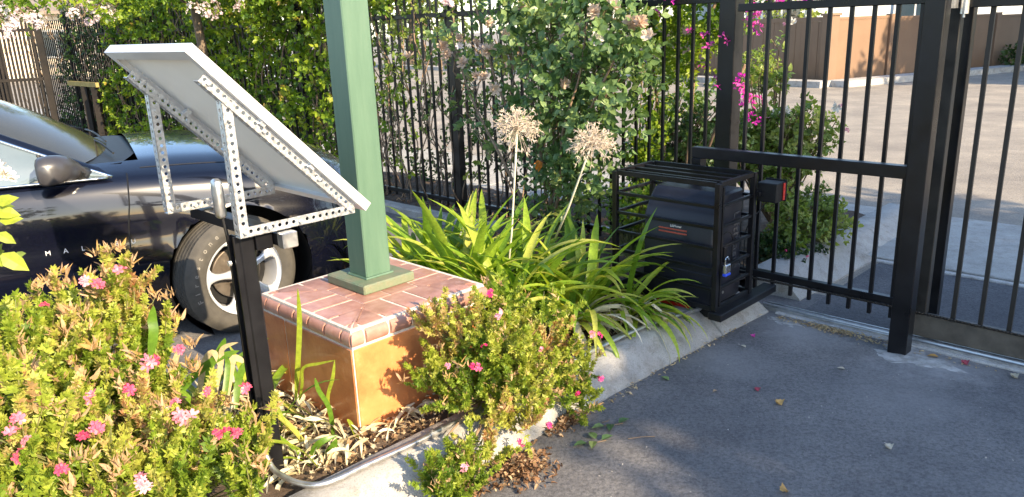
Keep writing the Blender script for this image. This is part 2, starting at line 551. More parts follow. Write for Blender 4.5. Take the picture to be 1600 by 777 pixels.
def tilemat(name, c1, c2, c3, scale=7):
    m, nt, bs, out = _mat(name)
    n = _noise(nt, scale, 6, .65)
    oi = nt.nodes.new('ShaderNodeObjectInfo')
    r = _ramp(nt, n.outputs[0], [(.30, c1), (.52, c2), (.75, c3)])
    r2 = _ramp(nt, oi.outputs['Random'], [(0, (.82, .80, .80)), (1, (1.12, 1.1, 1.08))])
    c = _mix(nt, 1.0, r.outputs[0], r2.outputs[0], 'MULTIPLY')
    # pale mineral bloom in patches
    n2 = _noise(nt, 14, 8, .75)
    r3 = _ramp(nt, n2.outputs[0], [(.58, (0, 0, 0)), (.74, (.35, .35, .35))])
    n5 = _noise(nt, 3.5, 7, .7); r5_ = _ramp(nt, n5.outputs[0], [(.34, (.80, .72, .68)), (.55, (1, 1, 1))]); c = _mix(nt, 1.0, c, r5_.outputs[0], 'MULTIPLY')
    c = _mix(nt, r3.outputs[0], c, (.50, .36, .28))
    nt.links.new(c, bs.inputs['Base Color'])
    bs.inputs['Roughness'].default_value = .36
    bs.inputs['Coat Weight'].default_value = .15
    nb = _noise(nt, 35, 5)
    _bump(nt, bs, nb.outputs[0], .15)
    return m
TILE = tilemat('terracotta_tile', (.44, .15, .055), (.52, .19, .068), (.58, .24, .09))
BRICK = tilemat('bullnose_brick', (.30, .15, .115), (.38, .205, .16), (.44, .28, .235), 16)

def asphalt(name, c1, c2, dust=None, crack=0.0):
    m, nt, bs, out = _mat(name)
    geo = nt.nodes.new('ShaderNodeNewGeometry'); P = geo.outputs['Position']
    fine = _noise(nt, 260, 3, .7, vec=P)
    mid = _noise(nt, 2.2, 7, .6, vec=P)
    r1 = _ramp(nt, mid.outputs[0], [(.3, c1), (.7, c2)])
    rf = _ramp(nt, fine.outputs[0], [(.32, (.55, .55, .56)), (.5, (.95, .95, .95)), (.68, (1.2, 1.2, 1.2)), (.78, (2.3, 2.25, 2.2))])
    c = _mix(nt, 1.0, r1.outputs[0], rf.outputs[0], 'MULTIPLY')
    blot = _noise(nt, .9, 9, .72, vec=P)
    rb_ = _ramp(nt, blot.outputs[0], [(.38, (.78, .78, .80)), (.52, (1, 1, 1)), (.66, (1.28, 1.26, 1.22))])
    c = _mix(nt, 1.0, c, rb_.outputs[0], 'MULTIPLY')
    spk_ = _noise(nt, 70, 5, .75, vec=P)
    rs_ = _ramp(nt, spk_.outputs[0], [(.40, (.70, .70, .71)), (.5, (1, 1, 1)), (.62, (1.18, 1.18, 1.18))])
    c = _mix(nt, 1.0, c, rs_.outputs[0], 'MULTIPLY')
    # small pale chips of aggregate
    vo = nt.nodes.new('ShaderNodeTexVoronoi'); vo.inputs['Scale'].default_value = 34
    nt.links.new(P, vo.inputs['Vector'])
    rv = _ramp(nt, vo.outputs['Distance'], [(.05, (1, 1, 1)), (.085, (0, 0, 0))])
    n3 = _noise(nt, 9, 3, vec=P)
    rg = _ramp(nt, n3.outputs[0], [(.56, (0, 0, 0)), (.64, (.8, .8, .8))])
    k = _mix(nt, 1.0, rv.outputs[0], rg.outputs[0], 'MULTIPLY')
    c = _mix(nt, k, c, (.30, .29, .28))
    if dust:                                # cement dust trodden out of the repairs, patchy
        for (x, y, rad, amt) in dust:
            sub = nt.nodes.new('ShaderNodeVectorMath'); sub.operation = 'DISTANCE'
            nt.links.new(P, sub.inputs[0]); sub.inputs[1].default_value = (x, y, 0)
            nn = _noise(nt, 5, 8, .7, vec=P)
            ma = nt.nodes.new('ShaderNodeMath'); ma.operation = 'MULTIPLY_ADD'
            nt.links.new(nn.outputs[0], ma.inputs[0]); ma.inputs[1].default_value = rad * 1.6; nt.links.new(sub.outputs['Value'], ma.inputs[2])
            rr = _ramp(nt, ma.outputs[0], [(0, (amt,) * 3), (1, (0, 0, 0))])
            rr.color_ramp.elements[0].position = min(.9, rad * .85); rr.color_ramp.elements[1].position = min(1, rad * 1.75)
            c = _mix(nt, rr.outputs[0], c, (.34, .33, .32))
    nt.links.new(c, bs.inputs['Base Color'])
    bs.inputs['Roughness'].default_value = .88
    bs.inputs['Specular IOR Level'].default_value = .35
    b1 = nt.nodes.new('ShaderNodeBump'); b1.inputs['Strength'].default_value = .55; b1.inputs['Distance'].default_value = .004
    nt.links.new(fine.outputs[0], b1.inputs['Height'])
    big = _noise(nt, 40, 4, vec=P)
    b2 = nt.nodes.new('ShaderNodeBump'); b2.inputs['Strength'].default_value = .5; b2.inputs['Distance'].default_value = .01
    nt.links.new(big.outputs[0], b2.inputs['Height']); nt.links.new(b1.outputs[0], b2.inputs['Normal'])
    nt.links.new(b2.outputs[0], bs.inputs['Normal'])
    return m
pgp, pcn = W(3.72, -.98), W(3.72, -1.72)
ASPH = asphalt('dark_asphalt', (.130, .126, .128), (.170, .164, .162),
               [(pgp.x + .05, pgp.y - .02, .32, .85), (pcn.x + .1, pcn.y - .1, .34, .6), (W(3.1, -1.7).x, W(3.1, -1.7).y, .3, .35), (W(3.3, -.9).x, W(3.3, -.9).y, .42, .30), (W(2.7, -.2).x, W(2.7, -.2).y, .45, .22)])
APRON = asphalt('apron_asphalt', (.095, .096, .104), (.122, .122, .128))
ROAD = asphalt('street_asphalt', (.25, .222, .185), (.31, .275, .228))

# ------------------------------------------------------------------ ground, street, sidewalk, kerbs
def sheet(name, pts, z, m, n=1):
    mb = MB().add([W(a, b, z) for a, b in pts], [tuple(range(len(pts)))])
    o = mb.build(name, m)
    if o.data.polygons[0].normal.z < 0: o.data.flip_normals()
    o['kind'] = 'structure'
    return o
sheet('street', [(-150, -150), (-150, 150), (200, 150), (200, -150)], 0, ROAD)
sheet('parking_asphalt', [(-12, -24), (-12, 16), (3.84, 16), (3.84, -1.7), (4.3, -1.7), (4.3, -24)], .004, ASPH)
sheet('driveway_apron', [(3.99, -1.7), (3.99, 16), (5.15, 16), (5.15, -1.7)], .004, APRON)
# sidewalk of separate slabs
sw = MB().ab(5.18, 6.62, -22, 16, .0, .008).build('sidewalk', mat('joint_grime', (.06, .055, .05), rough=.95)); sw['kind'] = 'structure'
for i in range(16):
    b0 = -6.9 + i * 1.22
    MB().abev(5.19, 6.60, b0 + .006, b0 + 1.214, .004, .022, .005).build('slab', SIDEW, sw)
MB().abev(5.19, 6.60, -22, -6.91, .004, .022, .005).build('far_paving', SIDEW, sw)
def kerb(name, b_in, b_top, b_out0, b_out1, a0, a1, h=.13, side=1, m=CONC):
    mb = MB()
    n = max(2, int((a1 - a0) / .06))
    prof = 7
    for i in range(n + 1):
        t = i / n; a = a0 + (a1 - a0) * t
        e = min(1, min(i, n - i) * .45 + .25)
        bo = b_out0 + (b_out1 - b_out0) * t
        j = lambda s_: rnd.uniform(-s_, s_)
        for b, z in ((b_in, -.02), (b_in, h - .012), (b_in + (b_top - b_in) * .1, h), (b_top - (b_top - b_in) * .12, h + j(.0015)),
                     (b_top + (bo - b_top) * .15, h - .022 + j(.002)), (bo + j(.004), .012), (bo, -.02)):
            mb.v.append(tuple(W(a + (0 if 0 < i < n else (0.012 if i == 0 else -.012) * (z > h * .8)), b, z)))
    for i in range(n):
        for k in range(prof - 1):
            q = (i * prof + k, i * prof + k + 1, (i + 1) * prof + k + 1, (i + 1) * prof + k)
            mb.f.append(q)
    mb.f.append(tuple(range(prof))[::-1]); mb.f.append(tuple(n * prof + k for k in range(prof)))
    o = mb.build(name, m)
    bm = bmesh.new(); bm.from_mesh(o.data); bmesh.ops.recalc_face_normals(bm, faces=bm.faces); bm.to_mesh(o.data); bm.free()
    o.data.polygons.foreach_set('use_smooth', [True] * len(o.data.polygons)); o.data.set_sharp_from_angle(angle=R(40))
    o['kind'] = 'structure'
    return o
kerb('kerb', -2.13, -1.98, -1.92, -1.895, -1.6, 2.285)
kerb('kerb', -2.13, -1.98, -1.895, -1.86, 2.29, 3.385)
kerb('kerb', -2.13, -1.98, -1.86, -1.832, 3.39, 3.84)
kerb('kerb', -2.10, -1.93, -1.78, -1.74, 4.12, 5.15, .15)
kerb('kerb', -2.10, -1.93, -1.80, -1.78, 5.16, 6.4, .12)
kerb('kerb', -3.16, -3.28, -3.31, -3.31, -1.6, 2.5, .12)
kerb('kerb', -4.22, -4.34, -4.37, -4.37, 2.5, 4.16, .1)
def slabsoil(name, a0, a1, b0, b1, z):
    n, m_ = int((a1 - a0) / .09) + 2, int((b1 - b0) / .09) + 2
    mb = MB()
    for i in range(n):
        for j in range(m_):
            a = a0 + (a1 - a0) * i / (n - 1); b = b0 + (b1 - b0) * j / (m_ - 1)
            mb.v.append(tuple(W(a, b, z + rnd.uniform(-.018, .014))))
    for i in range(n - 1):
        for j in range(m_ - 1):
            mb.f.append((i * m_ + j, i * m_ + j + 1, (i + 1) * m_ + j + 1, (i + 1) * m_ + j))
    o = mb.build(name, SOIL, smooth=True)
    if sum(p.normal.z for p in o.data.polygons) < 0: o.data.flip_normals()
    o['kind'] = 'structure'
slabsoil('planter_soil', -1.6, 2.6, -3.17, -2.12, .095)
slabsoil('planter_soil', 2.55, 4.20, -4.24, -2.12, .09)
slabsoil('fence_bed_soil', 4.16, 5.15, -18, -2.09, .06)
slabsoil('outer_bed_soil', 5.15, 6.12, -4.4, -2.09, .07)
MB().abev(4.04, 4.17, -18, -4.38, -.02, .075, .012).build('kerb', CONC, kind='structure')
MB().abev(5.12, 5.17, -2.0, 16, -.02, .016, .006).build('kerb', CONC2, kind='structure')
# concrete gate strip with the steel track in it
MB().abev(3.845, 3.985, -1.80, 3.5, -.02, .014, .006).build('gate_strip', CONC2, kind='structure')
tk = MB().ab(3.872, 3.878, -1.9, 3.5, .0, .026).ab(3.952, 3.958, -1.9, 3.5, .0, .024).tube([W(3.915, -1.9, .020), W(3.915, 3.5, .020)], .011, 8)
tag(tk.build('gate_track', STEEL), 'grey steel rail set in the pale concrete strip under the sliding gate', 'gate track')
def mortar(name, a, b, ra, rb, h, seed, m=MORTAR):
    q = random.Random(seed); mb = MB(); n, k = 36, 7
    mb.v.append(tuple(W(a, b, h)))
    rr = [1 + .25 * math.sin(3 * t + seed) + .14 * math.sin(7 * t + 2) + q.uniform(-.08, .08) for t in [2 * math.pi * i / n for i in range(n)]]
    for j in range(1, k + 1):
        for i in range(n):
            t = 2 * math.pi * i / n; f = j / k
            mb.v.append(tuple(W(a + ra * rr[i] * f * math.cos(t), b + rb * rr[i] * f * math.sin(t), .002 + h * (1 - f ** 1.6) + (q.uniform(-.003, .003) if j < k else 0))))
    for i in range(n): mb.f.append((0, 1 + i, 1 + (i + 1) % n))
    for j in range(k - 1):
        for i in range(n):
            i2 = (i + 1) % n
            mb.f.append((1 + j * n + i, 1 + (j + 1) * n + i, 1 + (j + 1) * n + i2, 1 + j * n + i2))
    return mb.build(name, m, smooth=True, kind='structure')
mortar('mortar_patch', 3.72, -1.04, .11, .20, .010, 3)
mortar('mortar_patch', 3.77, -1.70, .05, .12, .005, 5)

# ------------------------------------------------------------------ tiled pedestal and the green post on it
pd = thing('tiled_pedestal', W(1.80, -2.66, .09), 'square terracotta tiled pedestal with a rounded brick rim carrying the green post', 'pedestal')
PA0, PA1, PB0, PB1, PZ = 1.455, 2.145, -3.0, -2.325, .455
MB().ab(PA0 + .0005, PA1 - .0005, PB0 + .0005, PB1 - .0005, .02, .522).build('grout_core', GROUT, pd)
def facetile(a0, a1, b0, b1, z0, z1):
    MB().abev(a0, a1, b0, b1, z0, z1, .004).build('tile', TILE, pd)
zt0, zt1 = .05, .448
for fb in (0, 1):                                             # two tiles on each side
    lo, hi = ((PB1 - .010, PB1 + .003) if fb else (PB0 - .002, PB0 + .010))
    am = (PA0 + 1.0 * (PA1 - PA0)) if fb else PA0 + .5
    if fb:
        facetile(PA0 + .004, 1.93, lo, hi, zt0, zt1); facetile(1.936, PA1 - .004, lo, hi, zt0, zt1)
    else:
        facetile(PA0 + .004, 1.8, lo, hi, zt0, zt1); facetile(1.806, PA1 - .004, lo, hi, zt0, zt1)
for fa in (0, 1):
    lo, hi = ((PA0 - .003, PA0 + .010) if not fa else (PA1 - .010, PA1 + .002))
    facetile(lo, hi, PB0 + .004, -2.825, zt0, zt1); facetile(lo, hi, -2.82, PB1 - .004, zt0, zt1)
# rim bricks: bullnose profile swept, mitred corners
def rimbrick(side, t0, t1, m0=0, m1=0):
    """side 0:-a face,1:+b,2:+a,3:-b ; t0..t1 along the edge; m: inward slant of the ends"""
    D = .20
    prof = [(D, .5292), (D * .5, .5295), (.030, .530), (.008, .524), (-.010, .508), (-.016, .490), (-.013, .472), (-.004, .460), (.02, .458), (D, .458)]
    mb = MB(); g = .0065 + rnd.uniform(0, .002)
    for t, mm, sg in ((t0 + g, m0, 1), (t1 - g, m1, -1)):
        for dd, z in prof:
            tt = t + sg * (mm * (dd + .016))
            if side == 0: p = W(PA0 + dd, PB0 + tt, z)
            elif side == 2: p = W(PA1 - dd, PB0 + tt, z)
            elif side == 1: p = W(PA0 + tt, PB1 - dd, z)
            else: p = W(PA0 + tt, PB0 + dd, z)
            mb.v.append(tuple(p))
    n = len(prof)
    mb.f = [(i, (i + 1) % n, n + (i + 1) % n, n + i) for i in range(n)] + [tuple(range(n)), tuple(range(n, 2 * n))[::-1]]
    o = mb.build('rim_brick', BRICK, pd)
    bm = bmesh.new(); bm.from_mesh(o.data); bmesh.ops.recalc_face_normals(bm, faces=bm.faces); bm.to_mesh(o.data); bm.free()
    o.data.polygons.foreach_set('use_smooth', [True] * len(o.data.polygons)); o.data.set_sharp_from_angle(angle=R(38))
for side, ln in ((0, PB1 - PB0), (1, PA1 - PA0), (2, PB1 - PB0), (3, PA1 - PA0)):
    n = 7
    e = -.016
    cuts = [e] + [.052 + (ln - .104) * i / (n - 2) + rnd.uniform(-.004, .004) for i in range(n - 1)] + [ln + .016]
    for i in range(n):
        rimbrick(side, cuts[i], cuts[i + 1], 1 if i == 0 else (0 if i > 1 else 0), 1 if i == n - 1 else 0) if 0 < i < n - 1 else None
    # corner bricks are mitred: wedge from corner inwards
    def wedge(c0, c1, first):
        D = .20; mb = MB()
        prof = [(D, .5292), (D * .5, .5295), (.030, .530), (.008, .524), (-.010, .508), (-.016, .490), (-.013, .472), (-.004, .460), (.02, .458), (D, .458)]
        for which in (0, 1):
            for dd, z in prof:
                if first: tt = (dd + .007) if which == 0 else max(c1 - .0055 , dd + .009)
                else: tt = (ln - dd - .007) if which == 1 else min(c0 + .0055, ln - dd - .009)
                if side == 0: p = W(PA0 + dd, PB0 + tt, z)
                elif side == 2: p = W(PA1 - dd, PB0 + tt, z)
                elif side == 1: p = W(PA0 + tt, PB1 - dd, z)
                else: p = W(PA0 + tt, PB0 + dd, z)
                mb.v.append(tuple(p))
        k = len(prof)
        mb.f = [(i, (i + 1) % k, k + (i + 1) % k, k + i) for i in range(k)] + [tuple(range(k)), tuple(range(k, 2 * k))[::-1]]
        o = mb.build('rim_brick', BRICK, pd)
        bm = bmesh.new(); bm.from_mesh(o.data); bmesh.ops.recalc_face_normals(bm, faces=bm.faces); bm.to_mesh(o.data); bm.free()
        o.data.polygons.foreach_set('use_smooth', [True] * len(o.data.polygons)); o.data.set_sharp_from_angle(angle=R(38))
    wedge(cuts[0], cuts[1], True); wedge(cuts[-2], cuts[-1], False)
# inner top tiles
A0, A1, B0, B1 = PA0 + .203, PA1 - .203, PB0 + .203, PB1 - .203
for i in range(2):
    for j in range(2):
        MB().abev(A0 + (A1 - A0) * i / 2 + .003, A0 + (A1 - A0) * (i + 1) / 2 - .003, B0 + (B1 - B0) * j / 2 + .003, B0 + (B1 - B0) * (j + 1) / 2 - .003, .50, .530, .003).build('top_tile', BRICK, pd)
MB().ab(PA0 + .001, PA1 - .001, PB0 + .001, PB1 - .001, .515, .5262).build('top_grout', GROUT, pd)

gp = thing('green_post', W(1.845, -2.73, .53), 'tall square post painted sage green standing on the brick pedestal', 'post')
mb = MB()
bx = (1.78, 1.91, -2.80, -2.67)
mb.abev(*bx, .575, 3.4, .005)
o = mb.build('shaft', GREEN, gp)
MB().abev(1.715, 1.985, -2.885, -2.60, .529, .571, .006).build('base_plate', GREEN2, gp)
wl = [W(bx[0] - .003, bx[2] - .003, .574), W(bx[0] - .003, bx[3] + .003, .574), W(bx[1] + .003, bx[3] + .003, .574), W(bx[1] + .003, bx[2] - .003, .574), W(bx[0] - .003, bx[2] - .003, .574)]
MB().tube(wl, .006, 6).build('weld_bead', GREEN, gp)

# ------------------------------------------------------------------ solar panel on its pole
sp = thing('solar_panel_stand', W(1.08, -2.30, .1), 'black pole carrying a tilted white framed solar panel on drilled steel angle brackets', 'solar panel stand')
MB().abev(1.055, 1.105, -2.325, -2.275, .02, .985, .004).build('pole', BLACK, sp)
ch = MB().ab(1.036, 1.054, -2.322, -2.317, .15, .99).ab(1.036, 1.054, -2.283, -2.278, .15, .99).ab(1.049, 1.054, -2.317, -2.283, .15, .99)
ch.build('strut_channel', BLACK, sp)
MB().abev(1.165, 1.213, -2.90, -2.235, .938, .984, .003).build('cross_tube', BLACK, sp)
MB().abev(1.106, 1.164, -2.335, -2.265, .93, .984, .003).build('mounting_block', BLACK, sp)
o = MB().abev(1.162, 1.216, -2.234, -2.195, .935, .987, .003).build('tube_end', STEEL, sp)
HP = .025
def angle(p0, p1, n1, n2, w=.032, t=.0028, name='slotted_angle'):
    """L section from p0 to p1; flanges go along n1 and n2 from the edge line; each flange has a row of round holes"""
    p0, p1, n1, n2 = Vector(p0), Vector(p1), Vector(n1).normalized(), Vector(n2).normalized()
    d = (p1 - p0); ln = d.length; d.normalize()
    mb = MB(); n = max(2, round(ln / HP)); st = ln / n
    for fl, th in ((n1, n2), (n2, n1)):
        for i in range(n):
            c = p0 + d * (st * (i + .5)) + fl * (w * .54)
            o_ = len(mb.v)
            hr = .0062
            outer, inner = [], []
            for k in range(12):
                tt = 2 * math.pi * (k + .5) / 12
                x, y = math.cos(tt), math.sin(tt)
                inner.append(d * x * hr + fl * y * hr)
                s_ = max(abs(x), abs(y))
                oy = y / s_ * w * .5; ox = x / s_ * st * .5
                outer.append(d * ox + fl * (oy - w * .04))
            for lay in (0, t):
                for q in outer: mb.v.append(tuple(c + q + th * lay))
                for q in inner: mb.v.append(tuple(c + q + th * lay))
            for k in range(12):
                j = (k + 1) % 12
                mb.f.append((o_ + k, o_ + j, o_ + 12 + j, o_ + 12 + k))
                mb.f.append((o_ + 24 + k, o_ + 36 + k, o_ + 36 + j, o_ + 24 + j))
                mb.f.append((o_ + 12 + k, o_ + 12 + j, o_ + 36 + j, o_ + 36 + k))
                mb.f.append((o_ + k, o_ + 24 + k, o_ + 24 + j, o_ + j))
    return mb.build(name, GALV, sp)
aD, bD, zD = Vector(W(1, 0)), Vector(W(0, 1)), Vector((0, 0, 1))
pT, pB = Vector((.965, 0, 1.585)), Vector((1.515, 0, 1.020))   # panel slope line in (a, z)
def PL(a, b, z): return W(a, b, z)
sl = (W(1.515, 0, 1.020) - W(.965, 0, 1.585)); slL = sl.length; sl.normalize()   # down the slope
pn = bD.cross(sl); pn = pn if pn.z > 0 else -pn                                   # panel normal, up
def OP(b, s_, h): return W(.965, b, 1.585) + sl * s_ + pn * h                     # point on the panel: b, distance down, height above the face
PB_0, PB_1 = -2.845, -2.205
TH = .032
mb = MB()
def slab(mb, b0, b1, s0, s1, h0, h1):
    q = [(b0, s0), (b1, s0), (b1, s1), (b0, s1)]
    c = [OP(b, s_, h0) for b, s_ in q] + [OP(b, s_, h1) for b, s_ in q]
    return mb.corners(c)
fw = .012
frm = MB()
slab(frm, PB_0, PB_1, 0, fw, -TH, .001); slab(frm, PB_0, PB_1, slL - fw, slL, -TH, .001)
slab(frm, PB_0, PB_0 + fw, fw, slL - fw, -TH, .0008); slab(frm, PB_1 - fw, PB_1, fw, slL - fw, -TH, .0008)
# inward lips at the back of the frame
slab(frm, PB_0 + fw, PB_1 - fw, fw, .034, -TH, -TH + .002); slab(frm, PB_0 + fw, PB_1 - fw, slL - .034, slL - fw, -TH, -TH + .002)
slab(frm, PB_0 + fw, .03 + PB_0, .034, slL - .034, -TH, -TH + .002); slab(frm, PB_1 - .03, PB_1 - fw, .034, slL - .034, -TH, -TH + .002)
po = slab(MB(), PB_0 + fw, PB_1 - fw, fw, slL - fw, -.008, -.001).build('solar_panel', BACK, sp)
frm.build('frame', ALU, po)
CELL = mat('solar_cells', (.006, .008, .02), (.01, .013, .035), 3, .12, coat=.8)
slab(MB(), PB_0 + fw, PB_1 - fw, fw, slL - fw, -.0009, .0002).build('cell_glass', CELL, po)
for bb, sg in ((-2.235, -1), (-2.785, -1)):
    lo = bb
    angle(W(1.040, lo, 1.0), W(1.040, lo, 1.425), aD, -bD)                         # upright
    angle(W(1.040, lo + .003, .992), W(1.465, lo + .003, .992), zD, -bD)           # foot
    o0, o1 = OP(lo, .085, -TH - .0335), OP(lo, slL - .035, -TH - .0335)
    angle(o0 + bD * .006, o1 + bD * .006, pn, -bD)                                # sloping member under the panel
    # bolts with nuts
    for q in (W(1.056, lo, 1.010), W(1.056, lo, 1.36), W(1.448, lo, 1.008), W(1.25, lo, 1.008), OP(lo, .11, -TH - .018), OP(lo, .33, -TH - .018), OP(lo, .58, -TH - .018), W(1.14, lo, 1.008)):
        M = face_M(q + bD * .008, aD, zD)
        zsign = 1 if (M.to_3x3() @ Vector((0, 0, 1))).dot(bD) > 0 else -1
        b_ = MB().prism([(.0075 * math.cos(k * math.pi / 3), .0075 * math.sin(k * math.pi / 3)) for k in range(6)], M, .007 * zsign)
        b_.tube([q + bD * .001, q + bD * .002], .009, 10)
        b_.build('bolt', GALV, sp)
    for s_ in (.30, .52):                                                          # clips that hold the frame
        slab(MB(), lo - .004, lo + .02, s_, s_ + .02, -TH - .012, -TH + .014).build('frame_clip', GALV, sp)
# rounded grey fitting on top of the pole
lb = MB()
for z_, r_ in ((1.045, .012), (1.05, .019), (1.06, .022), (1.15, .022), (1.165, .019), (1.172, .010)):
    for k in range(16):
        t = 2 * math.pi * k / 16; c, s_ = math.cos(t), math.sin(t)
        p = W(1.035, -2.338, z_) + aD * (math.copysign(abs(c) ** .6, c) * r_ * .7) + bD * (math.copysign(abs(s_) ** .6, s_) * r_ * .95)
        lb.v.append(tuple(p))
for i in range(5):
    for k in range(16): lb.f.append((i * 16 + k, i * 16 + (k + 1) % 16, (i + 1) * 16 + (k + 1) % 16, (i + 1) * 16 + k))
lb.f.append(tuple(range(80, 96))); lb.f.append(tuple(range(16))[::-1])
lb.build('conduit_body', STEEL, sp, smooth=35)
MB().tube([W(1.04, -2.338, 1.045), W(1.045, -2.334, .98), W(1.045, -2.334, .18)], .006, 8).build('riser_pipe', JBOX, sp)
MB().tube([W(1.033, -2.31, .90), W(1.024, -2.31, .90)], .009, 6).build('bolt', GALV, sp)
# conduit lying along the kerb
cp = thing('conduit_pipe', W(1.2, -2.06, .14), 'galvanised conduit pipe running along the planter kerb from the pole to the cage', 'pipe')
pth = [(1.045, -2.30, .26), (1.048, -2.285, .20), (1.05, -2.25, .165), (1.06, -2.20, .152), (1.075, -2.14, .147), (1.11, -2.085, .145), (1.17, -2.06, .145), (1.30, -2.055, .145), (1.60, -2.04, .145), (2.2, -2.06, .145), (2.9, -2.05, .145), (3.25, -1.985, .145), (3.34, -1.965, .15), (3.38, -2.0, .17)]
def spl(p, n=6):
    out = []
    for i in range(len(p) - 1):
        a, b, c, d = [Vector(p[max(0, min(len(p) - 1, k))]) for k in (i - 1, i, i + 1, i + 2)]
        for k in range(n):
            t = k / n
            out.append(.5 * ((2 * b) + (c - a) * t + (2 * a - 5 * b + 4 * c - d) * t * t + (3 * b - a - 3 * c + d) * t ** 3))
    out.append(Vector(p[-1])); return out
MB().tube([W(*p) for p in spl(pth, 5)], .0105, 12).build('pipe', STEEL, cp, smooth=True)
for a in (1.60, 3.05):
    k = MB().tube([W(a - .03, -2.04 if a < 2 else -2.03, .145), W(a + .03, -2.041 if a < 2 else -2.028, .145)], .0145, 12)
    k.tube([W(a - .018, -2.04, .16), W(a - .018, -2.04, .164)], .005, 6)
    k.build('coupling', STEEL, cp)

# ------------------------------------------------------------------ cage, gate opener, padlock
cg = thing('security_cage', W(3.47, -2.18, .13), 'black welded steel bar cage around the gate opener at the kerb end', 'cage')
CA0, CA1, CB0, CB1, CZ0, CZ1 = 3.285, 3.665, -2.50, -1.85, .165, .825
bt = .022
def sbar(name, *r):
    return MB().abev(*r, .0015).build(name, BLACK, cg)
for a in (CA0, CA1 - .028):
    for b in (CB0, CB1 - .028): sbar('corner_upright', a, a + .028, b, b + .028, CZ0 - .02, CZ1)
zs = [CZ0 + (CZ1 - CZ0 - .02) * k / 6 for k in range(7)]
for z in zs:
    th = .016 if z not in (zs[0], zs[-1]) else .026
    for a in (CA0 + .006, CA1 - .022): sbar('bar', a, a + .016, CB0 + .028, CB1 - .028, z, z + th)
    for b in (CB0 + .006, CB1 - .022): sbar('bar', CA0 + .028, CA1 - .028, b, b + .016, z, z + th)
for k in range(1, 4):
    a = CA0 + (CA1 - CA0 - .02) * k / 4
    sbar('top_bar', a, a + .02, CB0 + .026, CB1 - .026, CZ1 - .02, CZ1 - .003)
sbar('door_stile', CA0 + .036, CA0 + .05, CB1 - .02, CB1 + .002, CZ0 + .02, CZ1 - .02)
MB().abev(CA0 - .02, 3.86, CB1 - .03, CB1 + .045, .128, .168, .003).build('base_beam', BLACK, cg)
MB().abev(CA0 - .02, 3.70, CB0 - .02, CB0 + .04, .09, .145, .003).build('base_beam', BLACK, cg)
MB().abev(CA0 + .05, CA0 + .075, CB1 - .003, CB1 + .012, .42, .50, .002).build('hasp', BLACK, cg)
# gate opener: cabinet with sloped hood
go = thing('gate_opener', W(3.5, -2.12, .1), 'dark plastic gate opener housing with a sloped hood locked inside the cage', 'gate opener')
HOUS = mat('dark_blue_black_plastic', (.012, .013, .020), (.020, .021, .030), 4, .28, .42, spec=.4)
def housing(a0, a1, b0, b1, z0, z1, zsl):
    """rounded front corners, front-top edge slopes back"""
    mb = MB(); r_ = .022
    ring = []
    for (ca, cb, t0) in ((a0 + r_, b0 + r_, 180), (a0 + r_, b1 - r_, 90), ):
        for k in range(7):
            t = R(t0 + (90 * k / 6 if t0 == 180 else 0))
        pass
    pts = []
    for k in range(7): t = R(270 - 0 - 90 * k / 6); pts.append((a0 + r_ + r_ * math.cos(t + 0), b0 + r_ + r_ * math.sin(t)))
    for k in range(7): t = R(180 - 90 * k / 6); pts.append((a0 + r_ + r_ * math.cos(t), b1 - r_ + r_ * math.sin(t)))
    for k in range(4): t = R(90 - 90 * k / 3); pts.append((a1 - .02 + .02 * math.cos(t), b1 - .02 + .02 * math.sin(t)))
    for k in range(4): t = R(0 - 90 * k / 3); pts.append((a1 - .02 + .02 * math.cos(t), b0 + .02 + .02 * math.sin(t)))
    n = len(pts)
    lv = [(z0, 0, 0), (z0 + .01, -.004, 0), (z0 + .16, -.004, 0), (z0 + .165, 0, 0), (zsl, 0, 0), (zsl + (z1 - zsl) * .5, .04, 0), (z1 - .012, .085, .004), (z1, .10, .016)]
    for z, ina, inb in lv:
        for a, b in pts:
            f = (a1 - a) / (a1 - a0)
            aa = a + max(0, ina) * f ** .6 + (ina if ina < 0 else 0) * (1 if f > .5 else -1)
            bb = b + (inb if b < (b0 + b1) / 2 else -inb) * 1.0 + (ina if ina < 0 else 0) * (1 if b < (b0 + b1) / 2 else -1)
            mb.v.append(tuple(W(aa, bb, z)))
    for i in range(len(lv) - 1):
        for k in range(n):
            j = (k + 1) % n
            mb.f.append((i * n + k, i * n + j, (i + 1) * n + j, (i + 1) * n + k))
    mb.f.append(tuple((len(lv) - 1) * n + k for k in range(n))); mb.f.append(tuple(range(n))[::-1])
    return mb
HB0, HB1, HA0, HA1 = -2.335, -1.905, 3.345, 3.625
o = housing(HA0, HA1, HB0, HB1, .17, .745, .60).build('cover', HOUS, go)
bm = bmesh.new(); bm.from_mesh(o.data); bmesh.ops.recalc_face_normals(bm, faces=bm.faces); bm.to_mesh(o.data); bm.free()
o.data.polygons.foreach_set('use_smooth', [True] * len(o.data.polygons)); o.data.set_sharp_from_angle(angle=R(32))
MB().abev(HA0 + .01, HA1, HB0 + .015, HB1 - .015, .095, .169, .004).build('chassis', JBOX, go)
MB().abev(HA0 - .003, HA0 + .001, HB0 + .10, HB0 + .27, .540, .548, .001).build('trim_strip', RUST, go)
MB().abev(HA0 - .003, HA0 + .001, HB0 + .10, HB0 + .27, .522, .530, .001).build('trim_strip', RUST, go)
MB().lathe([(0, .004), (.009, .004), (.011, 0)], face_M(W(HA0 - .0005, HB0 + .19, .585), bD, zD) @ Matrix.Scale(1, 4), 14).build('lock_cylinder', CHROME, go)
M = face_M(W(HA0 - .001, HB0 + .205, .560), -bD, zD); M = face_M(W(HA0 - .0015, HB0 + .205, .562), bD, zD)
text_mb('LiftMaster', .017, M, .0008).build('lettering', WHITE, go)
GR = mat('moulded_grey_letters', (.05, .052, .062), (.06, .062, .07), 5, .4)
